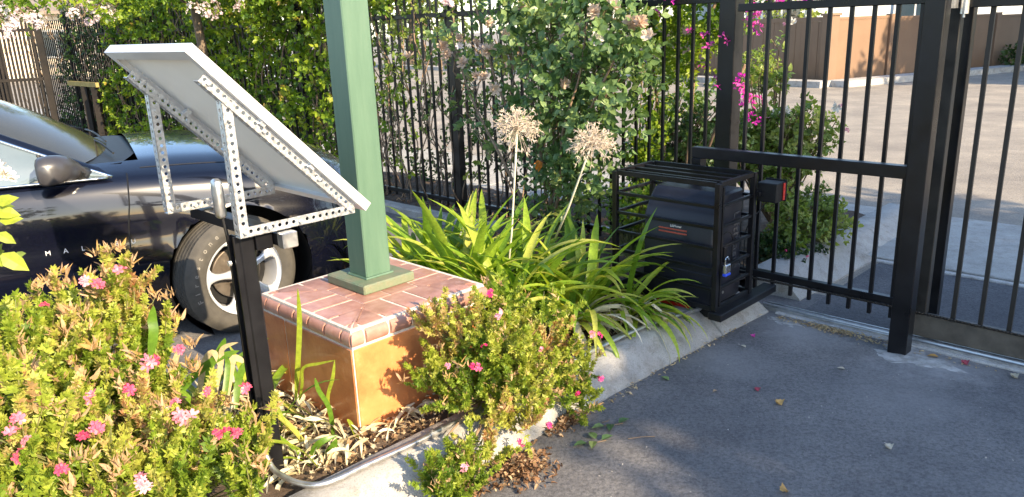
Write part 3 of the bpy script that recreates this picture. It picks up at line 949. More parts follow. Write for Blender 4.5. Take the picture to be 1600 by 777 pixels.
M = face_M(W(3.56, HB1 + .0015, .46), -zD, aD)
if (M.to_3x3() @ Vector((0, 0, 1))).dot(bD) < 0: M = face_M(W(3.56, HB1 + .0015, .46), zD, -aD)
text_mb('LiftMaster', .085, M, .002).build('moulded_name', GR, go)
# shallow arched door on the side
arch = [(.035, .0), (.035, .26)] + [(.10 - .065 * math.cos(R(t)), .26 + .06 * math.sin(R(t))) for t in range(15, 180, 15)] + [(.165, .26), (.165, 0)]
MB().tube([W(HA0 + .02 + x, HB1 + .001, .22 + y) for x, y in arch], .0025, 6).build('door_seam', JBOX, go)
MB().tube([W(HA0 + .10, HB1 + .001, .22), W(HA0 + .10, HB1 + .006, .22)], .008, 10).build('side_screw', STEEL, go)
lp = MB().abev(HA0 - .012, HA0 + .012, HB0 + .10, HB0 + .30, .092, .158, .004).build('light_panel', RED, go)
MB().abev(HA0 - .014, HA0 - .010, HB0 + .115, HB0 + .285, .102, .128, .001).build('dark_window', JBOX, lp)
PINK = mat('pink_print', (.55, .3, .3))
mk = MB()                                                    # print too small to read in the photograph: rows of tiny marks
for row, z, bs_ in ((0, .143, (.12, .135, .15)), (1, .112, (.13, .142, .165, .176, .19, .202, .216, .228, .242, .256))):
    for q in bs_: mk.ab(HA0 - .0152, HA0 - .0142, HB0 + q, HB0 + q + .008, z, z + .009)
mk.build('small_print', PINK, lp)
# padlock hanging on the hasp
pk = thing('padlock', W(CA0 + .062, CB1 + .02, .40), 'small steel padlock with a blue band hanging on the cage door', 'padlock')
MB().abev(CA0 + .035, CA0 + .083, CB1 + .012, CB1 + .032, .365, .412, .004).build('lock_body', BRASS, pk)
MB().abev(CA0 + .034, CA0 + .084, CB1 + .011, CB1 + .033, .352, .3655, .003).build('bumper', BLUEP, pk)
MB().tube([W(CA0 + .059 + .016 * math.cos(R(t)), CB1 + .022, .432 + .018 * math.sin(R(t))) for t in range(0, 181, 20)] + [W(CA0 + .043, CB1 + .022, .41)], .004, 8).build('shackle', CHROME, pk)
# sensor box hanging off the cage's back corner
se = thing('photo_eye', W(3.76, -1.83, .70), 'black plastic sensor box with a red edge lens on the cage corner', 'sensor')
MB().abev(3.69, 3.79, -1.865, -1.755, .667, .768, .004).build('hood', JBOX, se)
MB().abev(3.791, 3.80, -1.87, -1.75, .66, .775, .003).build('face_rim', JBOX, se)
MB().abev(3.758, 3.776, -1.7545, -1.748, .672, .763, .002).build('red_lens', RED, se)
MB().abev(3.66, 3.692, -1.86, -1.83, .70, .725, .002).build('bracket', BLACK, se)
MB().tube([W(*p) for p in spl([(3.74, -1.83, .66), (3.72, -1.85, .62), (3.69, -1.87, .58), (3.66, -1.90, .50), (3.655, -1.90, .3)], 4)], .003, 6).build('cable', JBOX, se)

# ------------------------------------------------------------------ gate guide frame
gg = thing('gate_guide_frame', W(3.73, -1.11, 0), 'square black steel post with a crossbar that guides the sliding gate', 'guide post')
MB().abev(3.70, 3.78, -1.15, -1.065, .005, 2.15, .003).build('post', BLACK, gg)
MB().abev(3.72, 3.77, -2.28, -1.151, .855, .915, .003).build('crossbar', BLACK, gg)
MB().abev(3.72, 3.77, -2.28, -2.22, .02, .854, .003).build('short_post', BLACK, gg)
br = MB().abev(3.78, 3.93, -1.075, -1.068, 1.60, 1.74, .001).abev(3.785, 3.90, -1.06, -1.02, 1.735, 1.745, .001).build('roller_bracket', STEEL, gg)
for q in (3.90,):
    MB().tube([W(q, -1.045, 1.575), W(q, -1.045, 1.66)], .017, 12).tube([W(q, -1.045, 1.56), W(q, -1.045, 1.70)], .005, 8).build('guide_roller', STEEL, br)

# ------------------------------------------------------------------ sliding gate
sg = thing('sliding_gate', W(3.95, -1.2, .04), 'black picket sliding gate with a drive chain along its bottom rail', 'gate')
GA = 3.95
pk_me = mesh_of(MB().abev(-.0095, .0095, -.0095, .0095, 0, 1, .0015), 'picket', BLACK)
def picket(parent, a, b, z0, z1, me=None, w=1.0):
    inst('picket', me or pk_me, Matrix.Translation(W(a, b, z0)) @ Matrix.Diagonal((w, w, z1 - z0, 1)), parent)
MB().abev(GA - .02, GA + .02, -2.15, -1.125, 1.625, 1.665, .003).build('top_rail', BLACK, sg)
MB().abev(GA - .02, GA + .02, -2.15, -1.125, .165, .205, .003).build('bottom_rail', BLACK, sg)
MB().abev(GA - .026, GA + .026, -1.12, -1.062, .155, 2.0, .003).build('stile', DUSTY, sg)
MB().abev(GA - .03, GA + .03, -1.058, 3.2, 1.60, 1.68, .003).build('top_rail', BLACK, sg)
MB().abev(GA - .025, GA + .025, -1.12, -.52, .035, .150, .003).build('bottom_channel', WORN, sg)
MB().abev(GA - .0255, GA + .0255, -.519, 3.2, .036, .151, .003).build('bottom_channel', BLACK, sg)
for k in range(9):
    picket(sg, GA + .0, -2.085 + .107 * k, .09, 1.95)
pk_d = mesh_of(MB().abev(-.0095, .0095, -.0095, .0095, 0, 1, .0015), 'picket', DUSTY)
for k in range(34):
    picket(sg, GA + .0, -.945 + .118 * k, .15, 1.95, pk_d)
# second leaf end post behind the gate
MB().abev(4.11, 4.165, -1.12, -1.06, .004, 2.1, .003).build('catch_post', BLACK, None)
tag(bpy.data.objects['catch_post'], 'slim black steel post standing just behind the sliding gate stile', 'post')
# drive chain
n = 150
lk = (np.array([(x, y, z) for x, y, z in ((-.004, -.008, -.005), (.004, -.008, -.005), (.004, .008, -.005), (-.004, .008, -.005), (-.004, -.008, .005), (.004, -.008, .005), (.004, .008, .005), (-.004, .008, .005))]),
      [(0, 3, 2, 1), (4, 5, 6, 7), (0, 1, 5, 4), (1, 2, 6, 5), (2, 3, 7, 6), (3, 0, 4, 7)])
cm = []
for k in range(n):
    b = -2.0 + (2.2) * k / n
    z = .158 + .006 * math.sin(math.pi * k / n * 2) - (.0 if b < -1.1 else 0)
    cm.append(frames(np.array([tuple(W(GA - .031, b, z))]), np.array([tuple(bD)]), None, 1.0, np.array([(k % 2) * 1.2]))[0])
joined('drive_chain', [lk], np.array(cm), mat('oily_chain', (.03, .025, .02), (.06, .05, .04), 60, .4, metal=.7), sg)

# ------------------------------------------------------------------ picket fence along the planting bed
fe = thing('picket_fence', W(4.4, -8, 0), 'long black steel picket fence behind the planting bed and the roses', 'fence')
FA = 4.4
MB().abev(FA - .02, FA + .02, -17.2, -2.50, 1.685, 1.725, .003).build('top_rail', BLACK, fe)
MB().abev(FA - .02, FA + .02, -17.2, -2.50, .10, .135, .003).build('bottom_rail', BLACK, fe)
k = 0; b = -2.60
while b > -17.2:
    picket(fe, FA, b, .03, 1.98 + rnd.uniform(-.003, .003)); b -= .108; k += 1
for b in (-5.0, -7.45, -9.9, -12.4, -14.9):
    MB().abev(FA - .035, FA + .035, b - .035, b + .035, .02, 2.1, .003).build('fence_post', BLACK, fe)
tag(MB().abev(4.345, 4.455, -2.50, -2.39, .02, 2.3, .004).build('steel_post', BLACK), 'thick black steel post between the picket fence and the gate', 'post')

# ------------------------------------------------------------------ far fence, far kerb, buildings beyond the street
def wallpanel(name, p0, p1, z0, z1, th, m, parent):
    p0, p1 = Vector(p0), Vector(p1); d = (p1 - p0).normalized(); n_ = Vector((-d.y, d.x, 0)) * th / 2
    mb = MB(); c = [p0 - n_, p1 - n_, p1 + n_, p0 + n_]
    mb.corners([Vector((q.x, q.y, z0)) for q in c] + [Vector((q.x, q.y, z1)) for q in c])
    return mb.build(name, m, parent)
K0, KL, KR = W(18.05, -7.54), W(18.95, -12.9), W(27.2, -4.2)
tf = thing('tan_fence', K0, 'tan vinyl privacy fence with a corner column beyond the street', 'fence')
dl = (KL - K0); ll = dl.length; dl.normalize()
nb = int(ll / .15)
for i in range(nb):
    off = Vector((-dl.y, dl.x, 0)) * (.006 if i % 2 else 0)
    wallpanel('board', K0 + dl * (.14 + i * .15) + off, K0 + dl * (.14 + i * .15 + .144) + off, .10, 1.42, .03, TANF, tf)
wallpanel('cap_rail', K0 + dl * .12, K0 + dl * (ll), 1.421, 1.52, .06, TANF, tf)
wallpanel('base_rail', K0 + dl * .12, K0 + dl * (ll), .02, .099, .06, TANF, tf)
dr = (KR - K0); lr = dr.length; dr.normalize()
npan = 5; pl = lr / npan
for i in range(npan):
    h_ = 1.50 - .035 * i
    wallpanel('panel', K0 + dr * (i * pl + .16), K0 + dr * ((i + 1) * pl - .09), .06, h_ - .06, .04, TANF, tf)
    wallpanel('cap_rail', K0 + dr * (i * pl + .16), K0 + dr * ((i + 1) * pl - .09), h_ - .059, h_, .07, TANF, tf)
    wallpanel('fence_post', K0 + dr * ((i + 1) * pl - .085), K0 + dr * ((i + 1) * pl + .085), .02, h_ + .03, .16, TANF, tf)
cc = MB().box(K0 + Vector((0, 0, .78)), (.26, .26, 1.54), Matrix.Rotation(R(20), 3, 'Z'))
cc.box(K0 + Vector((0, 0, 1.57)), (.32, .32, .05), Matrix.Rotation(R(20), 3, 'Z'))
cc.build('corner_column', TANF, tf)
nK = Vector((dr.y, -dr.x, 0)); nK = nK if nK.dot(-K0) > 0 else -nK
nL = Vector((dl.y, -dl.x, 0)); nL = nL if nL.dot(-K0) > 0 else -nL
wallpanel('far_kerb', K0 + nK * .55 - dr * .3, KR + nK * .55 + dr * 9, 0, .14, .5, CONC2, None)['kind'] = 'structure'
wallpanel('far_kerb', K0 + nL * .5 + nK * .35, KL + nL * .5 + dl * 16, 0, .138, .45, CONC2, None)['kind'] = 'structure'
sh = MB().add([tuple(K0 + nL * .6 + Vector((0, 0, .1))), tuple(KL + nL * .6 + dl * 16 + Vector((0, 0, .1))), tuple(KL + dl * 40 + Vector((30, 60, .1))), tuple(K0 + Vector((40, 40, .1))), tuple(KR + dr * 9 + Vector((0, 0, .1)))], [(0, 1, 2, 3, 4)])
o = sh.build('far_yard', SOIL, kind='structure')
if o.data.polygons[0].normal.z < 0: o.data.flip_normals()
STUC = mat('pale_stucco', (.55, .58, .60), (.64, .67, .68), 1.5, .9, bump=.1)
STUC2 = mat('cream_stucco', (.60, .52, .40), (.68, .6, .48), 1.5, .9, bump=.1)
ROOFM = mat('grey_brown_roof', (.16, .13, .11), (.24, .20, .17), 6, .9, bump=.2)
GLASS = mat('dark_window_glass', (.03, .05, .07), (.04, .06, .08), 2, .08, spec=.8)
def house(c, rot, w, d, h, m, label, rh=1.5, nwin=3):
    c = Vector(c); Rz = Matrix.Rotation(R(rot), 3, 'Z')
    t = thing('house', c, label, 'house')
    MB().box(c + Vector((0, 0, h / 2)), (w, d, h), Rz).build('wall', m, t)
    e = .5
    pts = [(-w / 2 - e, -d / 2 - e, h), (w / 2 + e, -d / 2 - e, h), (w / 2 + e, d / 2 + e, h), (-w / 2 - e, d / 2 + e, h), (-w / 2 + 1.5, 0, h + rh), (w / 2 - 1.5, 0, h + rh)]
    lo = [(x, y, h - .15) for x, y, z in pts[:4]]
    mb = MB().add([c + Rz @ Vector(p) for p in pts + lo], [(0, 1, 5, 4), (1, 2, 5), (2, 3, 4, 5), (3, 0, 4), (9, 8, 7, 6), (0, 6, 7, 1), (1, 7, 8, 2), (2, 8, 9, 3), (3, 9, 6, 0)])
    mb.build('roof', ROOFM, t)
    for i in range(nwin):
        x = -w / 2 + w * (i + .5) / nwin
        fr = MB().box(c + Rz @ Vector((x, -d / 2 - .02, 1.55)), (1.5, .1, 1.25), Rz).build('window', ALU, t)
        for k in (-1, 1):
            MB().box(c + Rz @ Vector((x + k * .35, -d / 2 - .075, 1.55)), (.62, .02, 1.08), Rz).build('pane', GLASS, fr)
    return t
house((15.5, 33, 0), -8, 14, 8, 2.9, STUC, 'pale blue stucco house seen over the left stretch of the tan fence', 1.6)
house((32, 36, 0), -25, 15, 9, 3.0, STUC2, 'cream stucco house beyond the right end of the tan fence', 1.8)
house((-27, 40, 0), 15, 16, 9, 3.0, STUC2, 'cream house far off at the left behind the dark picket gate', 1.8)

# ------------------------------------------------------------------ dark spear topped fence panel at the far left
lf = thing('spear_fence', W(4.88, -17.3, 0), 'weathered dark picket fence panel with spear tips and ball finial post beyond the car', 'fence')
q0 = Vector((-8.05, 13.9, 0)); q1 = Vector((-11.2, 12.9, 0)); dq = (q1 - q0).normalized()
WD = mat('sunworn_dark_paint', (.010, .009, .008), (.026, .021, .017), 3, .7, .85, spec=.25)
np_ = 48
sp_me = mesh_of(MB().box((0, 0, .97), (.034, .022, 1.94)).add([(-.017, -.011, 1.94), (.017, -.011, 1.94), (.017, .011, 1.94), (-.017, .011, 1.94), (0, 0, 2.05)], [(0, 1, 4), (1, 2, 4), (2, 3, 4), (3, 0, 4)]), 'spear_picket', WD)
for i in range(np_):
    p = q0 + dq * (.11 + .062 * i)
    inst('spear_picket', sp_me, Matrix.Translation(p) @ Matrix.Rotation(math.atan2(dq.y, dq.x), 4, 'Z'), lf)
for z in (.2, 1.0, 1.83):
    MB().beam(q0 + Vector((0, 0, z)), q0 + dq * 3.1 + Vector((0, 0, z)), .03, .05).build('rail', WD, lf)
pm = MB().box(q0 + Vector((0, 0, 1.03)), (.10, .10, 2.06), Matrix.Rotation(R(18), 3, 'Z'))
pm.build('post', WD, lf)
MB().lathe([(0, .17), (.03, .16), (.05, .12), (.055, .085), (.045, .05), (.02, .03), (.05, .02), (.06, 0)], Matrix.Translation(q0 + Vector((0, 0, 2.06))), 14).build('ball_finial', WD, lf, smooth=True)
for i, t_ in enumerate((1.15, 2.6)):
    p = q0 + dq * t_ + Vector((-.4, 1.4, 0))
    o = MB().box(p + Vector((0, 0, 1.03)), (.16, .16, 2.06)).build('gate_post', WD)
    tag(o, ['ball topped dark post behind the left picket fence, nearer its end post', 'ball topped dark post behind the left picket fence at the frame edge'][i], 'post')
    MB().lathe([(0, .17), (.03, .16), (.06, .12), (.065, .085), (.05, .05), (.02, .03), (.05, .02), (.10, 0)], Matrix.Translation(p + Vector((0, 0, 2.06))), 12).build('ball_finial', WD, o, smooth=True)
hr_ = thing('wooden_handrail', (-6.6, 11.8, 0), 'short yellowish wooden rail on posts beside the vine hedge', 'railing')
YW = mat('yellowed_wood', (.22, .17, .05), (.30, .24, .08), 12, .7, bump=.2)
pA, pB = PA(108, 130, 4.15), PA(152, 133, 4.15)
MB().beam(pA, pB, .05, .07).build('rail', YW, hr_)
for p in (pA.lerp(pB, .55), pA.lerp(pB, .9)): MB().beam((p.x, p.y, .02), (p.x, p.y, p.z - .04), .09, .09, up=(1, 0, 0)).build('post', WD, hr_)
# ------------------------------------------------------------------ black sedan
TH_ = R(30)
cX, cY = Vector((math.cos(TH_), math.sin(TH_), 0)), Vector((-math.sin(TH_), math.cos(TH_), 0))
CO = Vector((-1.475, 4.05, 0)) + cY * .94
def CW(x, y, z): return CO + cX * x + cY * y + Vector((0, 0, z))
car = thing('parked_car', CO, 'glossy black sedan parked behind the flower bed beside the solar panel', 'car')
def paintmat(name, c, rough=.22):
    m, nt, bs, out = _mat(name)
    bs.inputs['Base Color'].default_value = (*c, 1)
    bs.inputs['Specular IOR Level'].default_value = .15
    bs.inputs['Roughness'].default_value = rough
    bs.inputs['Coat Weight'].default_value = 1
    bs.inputs['Coat Roughness'].default_value = .035
    n = _noise(nt, 900, 2)
    r = _ramp(nt, n.outputs[0], [(.62, c), (.80, tuple(x * 2.2 + .012 for x in c))])
    nt.links.new(r.outputs[0], bs.inputs['Base Color'])
    n2 = _noise(nt, 6, 6, .7)
    rr = _ramp(nt, n2.outputs[0], [(.4, (.03,) * 3), (.75, (.09,) * 3)])
    nt.links.new(rr.outputs[0], bs.inputs['Coat Roughness'])
    return m
PAINT = paintmat('midnight_black_paint', (.0022, .0028, .008))
def interp(x, pts):
    if x <= pts[0][0]: return pts[0][1]
    for (x0, y0), (x1, y1) in zip(pts, pts[1:]):
        if x <= x1:
            t = (x - x0) / (x1 - x0); t = t * t * (3 - 2 * t) if False else t
            return y0 + (y1 - y0) * t
    return pts[-1][1]
def smooth_i(x, pts):
    return sum(interp(x + d, pts) for d in (-.09, -.045, 0, .045, .09)) / 5
WHB = -2.83
def halfw(x):
    f = max(0, min(1, (x - .30) / .62)); r_ = max(0, min(1, (-x - 3.2) / .75))
    return .925 * (1 - f ** 2.4) ** .42 * (1 - .35 * r_ ** 2.2)
def zsh(x): return smooth_i(x, [(-3.95, .98), (-2.9, 1.02), (-1.6, .97), (-.5, .945), (0, .915), (.45, .84), (.75, .73), (.92, .64)])
def zc(x): return smooth_i(x, [(-3.95, 1.02), (-3.0, 1.07), (-2.3, 1.02), (-.6, 1.04), (-.25, 1.045), (.2, 1.01), (.6, .93), (.85, .80), (.93, .68)])
ROWS = [(.87, 0), (.90, .06), (.955, .16), (.985, .30), (1.0, .48), (.995, .66), (.98, .74), (.972, .80), (.955, .90), (.925, .97), (.88, 1.0)]
def body_pt(x, v):
    """v 0..1 goes from sill to shoulder, 1..2 from shoulder to the centre line"""
    w = halfw(x)
    if v <= 1:
        f = v * (len(ROWS) - 1); i = min(int(f), len(ROWS) - 2); t = f - i
        yw = ROWS[i][0] * (1 - t) + ROWS[i + 1][0] * t; zz = ROWS[i][1] * (1 - t) + ROWS[i + 1][1] * t
        z = .19 + (zsh(x) - .19) * zz
        # scooped flank below the crease
        yw -= .020 * math.exp(-((zz - .60) / .10) ** 2) * (1 if x < -.3 else max(0, 1 - (x + .3) * 5))
        fl = .03 * math.exp(-(x / .5) ** 2) + .03 * math.exp(-((x - WHB) / .5) ** 2)
        return Vector((x, -w * (yw + fl * max(0, 1 - zz) ** .5 * .4), z))
    t = v - 1
    y = w * .88 * (1 - t)
    z0, z1 = zsh(x), zc(x)
    bul = math.sin(min(1, t / .25) * math.pi / 2)
    return Vector((x, -y, z0 + (z1 - z0) * (.25 * bul + .75 * (1 - (1 - t) ** 2))))
NX, NV = 190, 46
mb = MB(); xs = []
for i in range(NX + 1):
    t = i / NX
    xs.append(-3.95 + 4.865 * (t if t < .85 else .85 + (1 - max(0, 1 - (t - .85) / .15) ** 1.6) * .15))
cols = []
AR = .384
for sdn in (1, -1):
    for x in xs:
        for j in range(NV + 1):
            p = body_pt(x, 2 * j / NV)
            for wx in (0, WHB):
                dx, dz = p.x - wx, p.z - .335
                r_ = math.hypot(dx, dz)
                if r_ < AR and p.y < -.5:
                    if dz < -.05 and abs(dx) > 1e-4:
                        p.x = wx + math.copysign(math.sqrt(max(0, AR ** 2 - dz * dz)), dx)
                    else:
                        p.x, p.z = wx + dx / max(r_, 1e-4) * AR, .335 + dz / max(r_, 1e-4) * AR
            mb.v.append(tuple(CW(p.x, p.y * sdn, p.z)))
for s_i in (0, 1):
    o_ = s_i * (NX + 1) * (NV + 1)
    for i in range(NX):
        for j in range(NV):
            a_, b_ = body_pt(xs[i], 2 * j / NV), body_pt(xs[i + 1], 2 * (j + 1) / NV)
            c_ = (a_ + b_) / 2
            if any(math.hypot(c_.x - wx, c_.z - .335) < AR - .012 for wx in (0, WHB)) and c_.y < -.5: continue
            if c_.z > .99 and -2.75 < c_.x < -.42 and abs(c_.y) < .70 : continue
            q = (o_ + i * (NV + 1) + j, o_ + i * (NV + 1) + j + 1, o_ + (i + 1) * (NV + 1) + j + 1, o_ + (i + 1) * (NV + 1) + j)
            mb.f.append(q if s_i else q[::-1])
# rear closure
bo = mb.build('body', PAINT, car)
bm = bmesh.new(); bm.from_mesh(bo.data); bmesh.ops.remove_doubles(bm, verts=bm.verts, dist=.0008)
bmesh.ops.recalc_face_normals(bm, faces=bm.faces); bm.to_mesh(bo.data); bm.free()
bo.data.polygons.foreach_set('use_smooth', [True] * len(bo.data.polygons))
# closures: rear panel, front grille, wheel wells, underbody
rear = [CW(-3.95, body_pt(-3.95, 2 * j / NV).y, body_pt(-3.95, 2 * j / NV).z) for j in range(NV + 1)] + [CW(-3.95, -body_pt(-3.95, 2 * j / NV).y, body_pt(-3.95, 2 * j / NV).z) for j in reversed(range(NV + 1))]
MB().add(rear, [tuple(range(len(rear)))]).build('tailgate', PAINT, car)
frn = [CW(xs[-1], body_pt(xs[-1], 2 * j / NV).y, body_pt(xs[-1], 2 * j / NV).z) for j in range(NV + 1)] + [CW(xs[-1], -body_pt(xs[-1], 2 * j / NV).y, body_pt(xs[-1], 2 * j / NV).z) for j in reversed(range(NV + 1))]
MB().add(frn, [tuple(range(len(frn)))]).build('grille', JBOX, car)
und = MB()
def cbox(mb, x0, x1, y0, y1, z0, z1):
    c = [(x0, y0), (x1, y0), (x1, y1), (x0, y1)]
    return mb.corners([CW(x, y, z0) for x, y in c] + [CW(x, y, z1) for x, y in c])
cbox(und, -3.8, -3.25, -.75, .75, .2, .9); cbox(und, -2.42, -.42, -.8, .8, .17, .62); cbox(und, .42, .80, -.5, .5, .2, .6); cbox(und, -3.3, .45, -.58, .58, .2, .62)
und.build('underbody', JBOX, car)
for wx in (0, WHB):
    for sdn in (1, -1):
        M = Matrix.Translation(CW(wx, -.90 * sdn, .335)) @ Matrix((cX, Vector((0, 0, 1)), -cY)).transposed().to_4x4()
        prof = [(AR + .003, -.01), (AR + .003, -.32), (.0, -.32)] if sdn == 1 else [(AR + .003, .01), (AR + .003, .32), (.0, .32)]
        MB().lathe(prof, M, 40).build('wheel_arch_liner', JBOX, car, smooth=True)
# wheels
def wheel(x, side, steer, label=None):
    ax = -cY * side                                          # outward
    rot = Matrix.Rotation(R(steer), 3, 'Z')
    ox = rot @ ax; fx = (rot @ cX)
    c = CW(x, -.945 * side, .33)
    M = Matrix.Translation(c) @ Matrix((fx, ox.cross(fx), ox)).transposed().to_4x4()
    prof = [(.222, -.012), (.236, -.004), (.262, .006), (.292, .004), (.313, -.010), (.326, -.028)]
    tread = []
    for k, h_ in enumerate((-.034, -.058, -.062, -.088, -.092, -.118, -.122, -.148, -.152, -.176)):
        tread.append((.331 if k % 4 in (0, 3) else .331, h_))
    tr = []
    for h0, h1 in ((-.032, -.056), (-.063, -.088), (-.095, -.120), (-.127, -.152), (-.159, -.182)):
        tr += [(.3305, h0), (.3305, h1), (.3235, h1 - .0015), (.3235, h1 - .0055)]
    prof += tr[:-2] + [(.322, -.194), (.295, -.214), (.250, -.214), (.222, -.205)]
    w_ = thing('wheel', c, None, None) if False else None
    ty = MB().lathe(prof, M, 72).build('wheel', RUBBER, car, smooth=45)
    bpy.context.view_layer.update()
    if label: ty['label'] = label
    # tread sipes on the shoulders
    sp_ = MB()
    for i in range(72):
        t = 2 * math.pi * i / 72
        u = Vector((math.cos(t), math.sin(t), 0))
        for h_, dt in ((-.044, .02), (-.075, -.02), (-.107, .02), (-.14, -.02), (-.17, .02)):
            t2 = t + dt; v_ = Vector((math.cos(t2), math.sin(t2), 0)); tn = Vector((-math.sin(t2), math.cos(t2), 0))
            p = M @ (v_ * .3312 + Vector((0, 0, h_)))
            sp_.beam(M @ (v_ * .3302 + Vector((0, 0, h_ - .009)) + tn * -.003), M @ (v_ * .3302 + Vector((0, 0, h_ + .009)) + tn * .003), .0022, .0016, up=(M.to_3x3() @ v_))
    sp_.build('tread_sipes', JBOX, ty)
    rim = MB().lathe([(.221, .000), (.224, -.006), (.220, -.014), (.205, -.022), (.198, -.05), (.195, -.19), (.215, -.2)], M, 64).build('rim', RIM, ty, smooth=40)
    mb = MB()
    for k in range(5):
        t0 = 2 * math.pi * k / 5 + R(100)
        rr = [.020, .045, .062, .08, .105, .135, .16, .18, .195, .207]
        hw = [.63, .60, .48, .32, .19, .14, .14, .165, .22, .36]
        zz = [-.026, -.026, -.028, -.026, -.020, -.013, -.010, -.009, -.011, -.016]
        o_ = len(mb.v); n_ = 7
        for r_, h_, z_ in zip(rr, hw, zz):
            for q in range(n_):
                s_ = -1 + 2 * q / (n_ - 1)
                t = t0 + h_ * s_
                zz_ = z_ - .020 * abs(s_) ** 3 - (.006 * (1 - min(1, abs(s_) * 2.2)) if .07 < r_ < .18 else 0)
                mb.v.append(tuple(M @ Vector((r_ * math.cos(t), r_ * math.sin(t), zz_))))
        for i in range(len(rr) - 1):
            for q in range(n_ - 1):
                mb.f.append((o_ + i * n_ + q, o_ + (i + 1) * n_ + q, o_ + (i + 1) * n_ + q + 1, o_ + i * n_ + q + 1))
    spk = mb.build('spokes', RIM, ty, smooth=True)
    so = spk.modifiers.new('thickness', 'SOLIDIFY'); so.thickness = .016; so.offset = -1
    MB().lathe([(0, -.013), (.026, -.014), (.031, -.018), (.033, -.03)], M, 24).build('centre_cap', RIM, ty, smooth=30)
    for k in range(5):
        t = 2 * math.pi * (k + .5) / 5 + R(100)
        p = Vector((.056 * math.cos(t), .056 * math.sin(t), -.034))
        MB().tube([M @ p, M @ (p + Vector((0, 0, .013)))], .0085, 8).build('lug_nut', CHROME, ty)
    MB().lathe([(0, -.10), (.14, -.10), (.145, -.104), (.145, -.12), (0, -.12)], M, 40).build('brake_disc', mat('worn_disc_steel', (.18, .15, .12), (.26, .22, .18), 20, .4, metal=.8), ty, smooth=30)
    MB().lathe([(0, -.13), (.19, -.13)], M, 32).build('wheel_back', JBOX, ty)
    if side == 1:
        txt = 'Firestone'
        tx = MB()
        for i, chh in enumerate(txt):
            t = R(196 - i * 9.6)
            M2 = M @ Matrix.Translation((.284 * math.cos(t), .284 * math.sin(t), .0052)) @ Matrix.Rotation(t - math.pi / 2, 4, 'Z')
            g = text_mb(chh, .040, M2, .0008, .0006); tx.add(g.v, g.f)
        tx.build('raised_lettering', mat('scuffed_rubber_letters', (.16, .15, .13), (.24, .22, .19), 60, .7), ty)
    return ty
wheel(0, 1, 17, None); wheel(0, -1, 17); wheel(WHB, 1, 0); wheel(WHB, -1, 0)
def CG(x, y, z): return CW(x - .16 if x > -2.6 else x, y, z)          # the cabin sits a little behind the front axle
# glasshouse
def crv(p, n=8): return spl(p, n)
WG = mat('tinted_glass', (.020, .026, .030), (.024, .03, .034), 2, .04, coat=1, spec=.9)
ROOF = [(-1.28, 1.385), (-1.6, 1.425), (-2.1, 1.435), (-2.6, 1.40)]
def patch(c00, c10, c11, c01, bu, bv, n=12, name='x', m=WG, parent=car, norm=Vector((0, 0, 1))):
    mb = MB()
    for i in range(n + 1):
        for j in range(n + 1):
            u, v = i / n, j / n
            p = Vector(c00) * (1 - u) * (1 - v) + Vector(c10) * u * (1 - v) + Vector(c11) * u * v + Vector(c01) * (1 - u) * v
            p = p + Vector(bu) * 4 * u * (1 - u) + Vector(bv) * 4 * v * (1 - v)
            mb.v.append(tuple(CG(*p)))
    for i in range(n):
        for j in range(n):
            mb.f.append((i * (n + 1) + j, (i + 1) * (n + 1) + j, (i + 1) * (n + 1) + j + 1, i * (n + 1) + j + 1))
    return mb.build(name, m, parent, smooth=True)
patch((-.58, -.765, .985), (-.58, .765, .985), (-1.36, .55, 1.40), (-1.36, -.55, 1.40), (.22, 0, .02), (0, 0, .045), name='windshield', m=mat('windshield_reflection_bronze', (.035, .034, .024), (.05, .047, .03), 2, .12, spec=.35))  # bronze base colour stands in for trees reflected in the windshield
patch((-1.36, -.56, 1.395), (-1.36, .56, 1.395), (-2.75, .54, 1.37), (-2.75, -.54, 1.37), (.05, 0, .03), (0, 0, .055), name='roof', m=PAINT)
patch((-2.75, -.56, 1.385), (-2.75, .56, 1.385), (-3.45, .66, 1.06), (-3.45, -.66, 1.06), (-.08, 0, .0), (0, 0, .03), name='rear_window')
